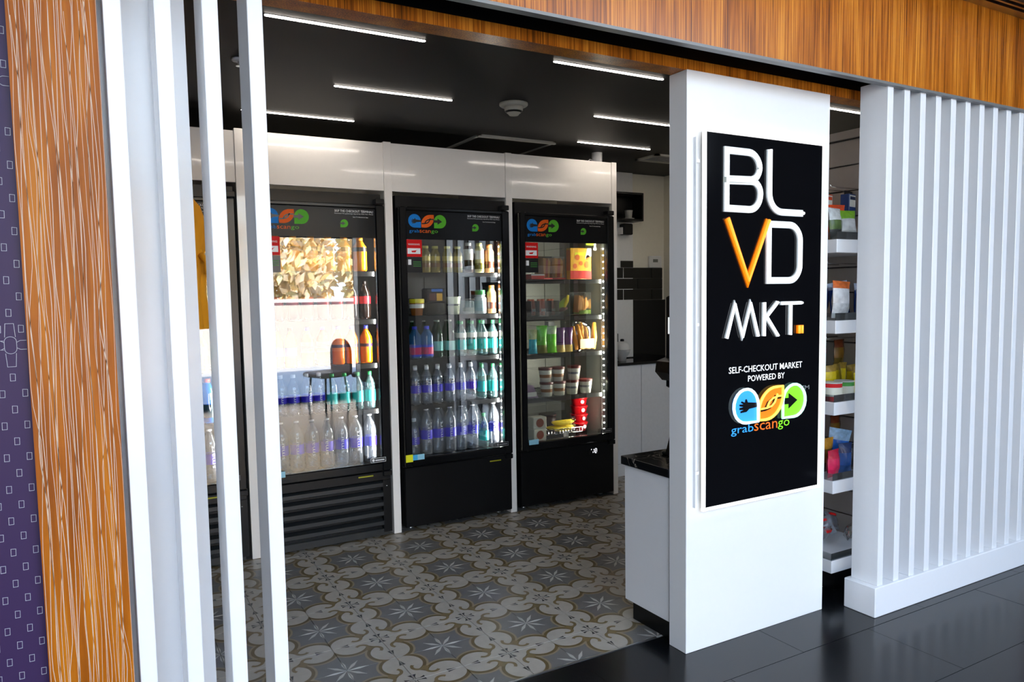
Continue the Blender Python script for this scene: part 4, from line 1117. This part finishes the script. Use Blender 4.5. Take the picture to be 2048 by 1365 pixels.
# ------------------------------------------------------------------ back counter
bc = thing('back_counter', 'white back counter with two plain doors and black worktop by the wall', 'cabinet', (1.46, 1.27, 0))
obj('carcass', MB().box(0, 1.05, .02, .35, .0, .872), WHITE, bc)
for a, b in ((.002, .515), (.519, 1.048)): obj('door', MB().cbox(a, b, 0, .02, .10, .868, .002), mat('white_door_laminate', (.80, .82, .85), .35), bc)
obj('plinth', MB().box(0, 1.05, .006, .02, 0, .097), WHITE, bc)
obj('worktop', MB().cbox(-.005, 1.055, -.012, .355, .872, .892, .002), BLACKG, bc)
sp = struct('trim_7', MB().box(1.46, 2.52, 1.612, 1.628, .892, 1.372), BLACKG)
tb = struct('wall_splashback', MB().box(1.46, 2.478, 1.606, 1.6285, 1.372, 1.642), mat('pale_grout', (.10, .095, .08), .9))
BT = mat('black_wall_tile', (.010, .0095, .008), .22, vary=.3, scale=3)
for r in range(3):
    z0 = 1.376 + r * .0895; x = 1.46 - (.15 if r % 2 else 0)
    while x < 2.478:
        a, b = max(1.46, x + .002), min(2.477, x + .298)
        if b - a > .02: obj('tile', MB().cbox(a, b, 1.599, 1.607, z0, z0 + .0855, .0015), BT, tb)
        x += .30
obj('tile', MB().cbox(2.03, 2.158, 1.592, 1.6, 1.642, 1.697, .0015), BT, tb)
t = thing('thermostat', 'white wall thermostat with grey display above the black wall tiles', 'thermostat', (2.41, 1.63, 1.69))
obj('case', MB().cbox(-.068, .068, -.025, 0, -.05, .052, .006), mat('thermostat_white', (.66, .66, .64), .5), t)
obj('display', MB().box(-.03, .022, -.0265, -.025, -.002, .024), mat('lcd_grey', (.14, .15, .13), .3), t)
t = thing('wall_shelf', 'black box shelf holding a pale cup on the white wall', 'shelf', (2.0, 1.60, 2.01))
obj('box', MB().box(-.16, .16, -.14, 0, 0, .015).box(-.16, .16, -.14, 0, .21, .225).box(-.16, -.145, -.14, 0, .015, .21).box(.145, .16, -.14, 0, .015, .21).box(-.145, .145, -.012, 0, .015, .21), BLACK, t)
spawn('pale_cup', lambda t: (obj('cup', MB().lathe([(.026, 0), (.032, .06), (.034, .065)], 16), mat('pale_ceramic', (.45, .45, .42), .4), t), obj('saucer', MB().lathe([(.03, -.006), (.05, 0), (.05, .002)], 16), mat('pale_ceramic', (.45, .45, .42), .4), t)), (2.05, 1.515, 2.031), 'pale cup standing in the black box shelf on the wall', 'cup')
t = thing('wall_dispenser', 'small black dispenser fixed to the white wall below the box shelf', 'dispenser', (2.065, 1.60, 1.905))
obj('case', MB().cbox(-.045, .045, -.07, 0, 0, .09, .006), BLACK, t)
obj('bracket', MB().box(-.06, -.045, -.05, 0, .005, .06), WHITEP, t)
t = thing('white_kettle', 'round white pot standing on the black back worktop', 'pot', (1.905, 1.42, .892))
KW = mat('kettle_white', (.62, .62, .60), .3)
obj('body', MB().lathe([(.03, 0), (.034, .03), (.055, .055), (.066, .09), (.060, .125), (.04, .15), (.02, .157)], 20), KW, t)
obj('seam', MB().lathe([(.0655, .088), (.067, .09), (.0655, .092)], 20, caps=False), GREYP, t)
obj('lid_knob', MB().lathe([(.016, .156), (.016, .172), (.01, .176)], 12), BLACK, t)
t = thing('coffee_grinder', 'dark grey boxy appliance behind the round white pot', 'appliance', (1.87, 1.553, .892))
obj('case', MB().cbox(-.06, .06, -.06, .06, 0, .22, .008), mat('dark_grey_plastic', (.03, .03, .03), .4), t)
obj('hopper', MB().lathe([(.045, .22), (.055, .27)], 16), BLACKG, t)

# ------------------------------------------------------------------ snack stand behind the slat screen
SLW = mat('beige_slatwall', (.40, .355, .315), .45, vary=.04)
sn = thing('snack_stand', 'white shelved snack stand with beige grooved back behind the slat screen', 'shelf', (1.168, -1.10, 0))
for k in range(16):
    obj('slat_board', MB().cbox(.412, .436, 0, 1.05, .14 + k * .128, .14 + k * .128 + .122, .003), SLW, sn)
obj('back_core', MB().box(.43, .445, 0, 1.05, 0, 2.19), mat('groove_shadow', (.06, .055, .05), .8), sn)
obj('end_cap', MB().box(.405, .45, 1.05, 1.07, 0, 2.2).box(.405, .45, 0, 1.07, 2.19, 2.23), SLW, sn)
obj('plinth', MB().box(.06, .43, .03, 1.03, 0, .10), BLACK, sn)
SZ = (1.661, 1.291, .913, .544, .164)
for z in SZ:
    sh = obj('shelf', MB().cbox(0, .411, 0, 1.05, z - .061, z, .002), WHITE, sn)
    obj('clear_lip', MB().box(.002, .41, .002, .0045, z, z + .034).box(.002, .0045, .004, 1.04, z, z + .034), ACRYL, sh)
pegs = MB()
for z, yy in ((1.93, .27), (1.93, .19), (1.56, .20), (1.56, .30), (1.19, .2), (1.19, .3), (.80, .25)):
    pegs.tube([(.412, yy, z), (.20, yy, z), (.19, yy, z + .012)], .003, 6)
pg = obj('peg_hook', pegs, CHROME, sn); pg['kind'] = 'stuff'
GX, GY = 1.168, -1.10
def put(key, b, x, y, z, lb, cat='bag', grp=None, rz=0, rx=0, ry=0): return spawn(key, b, (x, y, z), lb, cat, grp, rot=(rx, ry, rz))
def gbag(key, w, h, d, c1, c2, c3=None, a=.3, b=.7): return bagof(key.replace('_', ''), w, h, d, c1, c2, c3, a, b)
S1, S2, S3, S4, S5 = SZ
g1, g2, g3, g4, g5 = ['%s shelf of the snack stand' % s for s in SHN]
# top shelf
put('trail_mix_bag', gbag('trail_mix_bag', .12, .145, .05, (45, 48, 46), (70, 95, 35), (200, 205, 205), .3, .6), 1.235, -1.045, S1, 'dark and green trail mix bag at the pillar end, top snack shelf', grp=g1, rz=.2, rx=-.1)
put('silver_nut_bag', gbag('silver_nut_bag', .11, .14, .05, (175, 180, 178), (200, 204, 206), (120, 175, 40), .3, .7), 1.345, -1.03, S1, 'silver and green nut bag on the top snack shelf', grp=g1, rz=-.15, rx=-.15)
put('silver_nut_bag', None, 1.44, -.94, S1, 'silver and green nut bag behind the other on the top snack shelf', grp=g1, rz=.3, rx=-.1)
put('orange_bag', gbag('orange_bag', .13, .175, .05, (205, 100, 20), (235, 165, 30), (215, 70, 15), .4, .8), 1.33, -.955, S1, 'orange and yellow snack bag behind the trail mix', grp=g1, rz=-.2)
put('orange_bag', None, 1.50, -.80, S1, 'orange and yellow snack bag at the slatwall end', grp=g1, rz=.1)
def peg_box(c1, c2, nm):
    def f(t):
        obj('carton', MB().cbox(-.04, .04, -.022, .022, -.14, -.012, .002), plast(nm + '_carton', *c1), t)
        obj('white_panel', MB().box(-.034, .034, -.0228, -.022, -.075, -.018), LWHITE, t); obj('title_band', MB().box(-.03, .03, -.0234, -.0228, -.04, -.024), plast(nm + '_title', *c2), t)
        obj('hang_tab', MB().box(-.045, .045, -.002, .002, -.014, .004), BLACKP, t)
    return f
put('orange_peg_box', peg_box((215, 75, 25), (225, 80, 30), 'orangepeg'), 1.42, -.835, 1.915, 'orange and white carton hanging from a peg on the slatwall', 'box', 'hanging cartons', rz=.25)
put('blue_peg_box', peg_box((25, 60, 120), (20, 40, 80), 'bluepeg'), 1.53, -.885, 1.915, 'blue and white carton hanging from a peg on the slatwall', 'box', 'hanging cartons', rz=.25)
put('red_peg_box', peg_box((120, 20, 15), (140, 30, 20), 'redpeg'), 1.36, -.76, 1.915, 'dark red carton hanging deepest on the slatwall pegs', 'box', 'hanging cartons', rz=.25)
# second shelf
put('white_chip_bag', gbag('white_chip_bag', .15, .175, .06, (205, 208, 210), (225, 226, 228), (225, 110, 40), .35, .8), 1.29, -1.03, S2 + .002, 'white chip bag with orange top on the second snack shelf', grp=g2, rz=.12, ry=.05)
put('navy_cookie_bag', gbag('navy_cookie_bag', .12, .17, .05, (20, 40, 95), (25, 55, 130), (160, 170, 190), .25, .75), 1.395, -.955, S2, 'navy cookie bag beside the white chip bag', grp=g2, rz=-.2, ry=-.15)
put('navy_cookie_bag', None, 1.45, -.82, S2 + .0, 'navy cookie bag leaning further back on the second snack shelf', grp=g2, rz=.5, ry=-.3)
put('grey_snack_bag', gbag('grey_snack_bag', .11, .14, .05, (110, 115, 112), (135, 138, 135)), 1.43, -1.05, S2, 'plain grey snack bag at the lip of the second snack shelf', grp=g2, rz=0)
put('navy_cookie_bag', None, 1.515, -.975, S2 + .0, 'navy cookie bag nearest the slatwall on the second snack shelf', grp=g2, rz=.1)
put('black_peg_bag', gbag('black_peg_bag', .16, .13, .04, (14, 16, 18), (20, 40, 40), (18, 16, 18)), 1.30, -.80, 1.415, 'black snack bag hanging under the top snack shelf', grp='hanging bags', rz=.2)
put('tan_peg_card', gbag('tan_peg_card', .10, .12, .03, (165, 140, 105), (180, 155, 115), (35, 60, 90)), 1.42, -.80, 1.43, 'tan and blue packet hanging beside the black bag', grp='hanging bags', rz=.2)
# third shelf
def can(c, nm):
    def f(t):
        obj('can', MB().lathe([(.043, 0), (.045, .004), (.045, .082)], 20), plast(nm + '_can', *c), t)
        obj('label', MB().lathe([(.0455, .022), (.0455, .064)], 20, caps=False), plast('can_label_cream', 220, 222, 205), t)
        obj('rim', MB().lathe([(.0455, .082), (.046, .087), (.041, .088)], 20), plast('can_rim', 205, 210, 205), t)
    return f
put('red_can', can((215, 30, 35), 'red'), 1.222, -1.045, S3, 'red snack can at the pillar end of the third snack shelf', 'can', g3)
put('green_can', can((75, 165, 70), 'green'), 1.316, -1.04, S3, 'green and cream snack can beside the red can', 'can', g3)
YB = gbag('yellow_chip_bag', .085, .15, .04, (215, 190, 20), (225, 200, 30), (150, 120, 40), .35, .75)
for q, (x, y, rr, dz) in enumerate(((1.235, -.96, .3, 0), (1.33, -.955, -.1, 0), (1.41, -.925, .3, 0), (1.412, -1.05, .05, 0), (1.49, -.88, -.2, 0), (1.44, -.99, .1, 0))):
    put('yellow_chip_bag', YB, x, y, S3 + dz, 'yellow chip bag, %s' % ('behind the red can', 'behind the green can', 'between the cans and slatwall, middle', 'at the lip beside the green can', 'deepest by the slatwall', 'second from the lip beside the green can')[q], grp=g3, rz=rr, ry=.04 * (-1) ** q)
put('lime_carton', lambda t: (obj('carton', MB().cbox(-.09, .09, -.03, .03, 0, .19, .003), plast('lime_carton', 95, 165, 30), t), obj('red_lid', MB().box(-.09, .09, -.031, .031, .19, .215), plast('dark_red_lid', 130, 15, 20), t)), 1.42, -.77, S3, 'lime green carton with red top behind the yellow chip bags', 'carton', g3, rz=.15)
put('amber_peg_bag', gbag('amber_peg_bag', .11, .13, .04, (95, 75, 20), (120, 85, 25), (110, 50, 20)), 1.50, -.87, 1.05, 'amber brown bag hanging under the second snack shelf', grp='hanging bags', rz=.2)
put('black_peg_bag', None, 1.32, -.86, 1.05, 'black bag hanging beside the amber brown bag', grp='hanging bags', rz=.2)
# fourth shelf
put('magenta_pouch', gbag('magenta_pouch', .10, .13, .055, (200, 25, 75), (215, 30, 85), (190, 20, 60)), 1.245, -1.04, S4, 'magenta pouch on the fourth snack shelf', grp=g4, rz=.15)
put('navy_pouch', gbag('navy_pouch', .09, .15, .05, (25, 65, 120), (30, 80, 150), (20, 45, 95)), 1.345, -1.03, S4, 'navy pouch with pale badge beside the magenta pouch', grp=g4, rz=-.1)
put('black_pouch', gbag('black_pouch', .07, .13, .05, (12, 12, 16), (20, 24, 30)), 1.425, -1.0, S4, 'black pouch beside the navy pouch', grp=g4, rz=-.2)
put('amber_bar_bag', gbag('amber_bar_bag', .13, .165, .04, (60, 40, 20), (120, 80, 25), (200, 140, 35)), 1.30, -.955, S4, 'brown and amber bar bag behind the magenta pouch', grp=g4, rz=.1)
put('blue_crinkle_bag', gbag('blue_crinkle_bag', .13, .185, .05, (25, 70, 150), (40, 110, 205), (150, 185, 215)), 1.41, -.92, S4, 'bright blue bag behind the navy pouch', grp=g4, rz=-.3, ry=.2)
put('white_tall_bag', gbag('white_tall_bag', .07, .245, .04, (150, 170, 175), (205, 215, 218), (190, 200, 205)), 1.43, -.83, S4, 'tall white bag standing at the back of the fourth snack shelf', grp=g4, ry=-.1)
put('amber_peg_bag', None, 1.52, -.84, .66, 'amber brown bag hanging under the third snack shelf', grp='hanging bags', rz=.2)
# bottom shelf
CW = glassy('clear_wrapper', (.85, .88, .92), 1.8, .12, .35, (.6, .65, .72))
def clear_bag(c, nm):
    def f(t):
        pouch(.12, .09, .05, [('wrapper', 0, 1, CW)])(t)
        obj('biscuit', MB().cbox(-.042, .042, -.014, .014, .012, .062, .006), plast(nm + '_biscuit', *c, .7), t)
        obj('red_seal', MB().box(-.03, .03, -.02, .0, .066, .078), REDP, t)
    return f
cbk = clear_bag((85, 45, 28), 'brown')
for q, (x, y, rr, rx, ry) in enumerate(((1.235, -.97, .4, .5, .2), (1.33, -.94, -.6, -.4, -.3), (1.40, -1.0, .8, .6, .1), (1.45, -.90, .2, -.5, .3), (1.27, -.82, -.2, .3, -.2), (1.42, -.82, .5, -.3, .1))):
    put('wrapped_biscuit', cbk, x, y, S5 + .022, 'clear wrapped brown biscuit with red seal, %s' % ('nearest the pillar', 'second from the pillar', 'third from the pillar at the lip', 'nearest the slatwall', 'further back by the pillar', 'furthest back by the slatwall')[q], 'biscuit', g5, rz=rr, rx=rx, ry=ry)
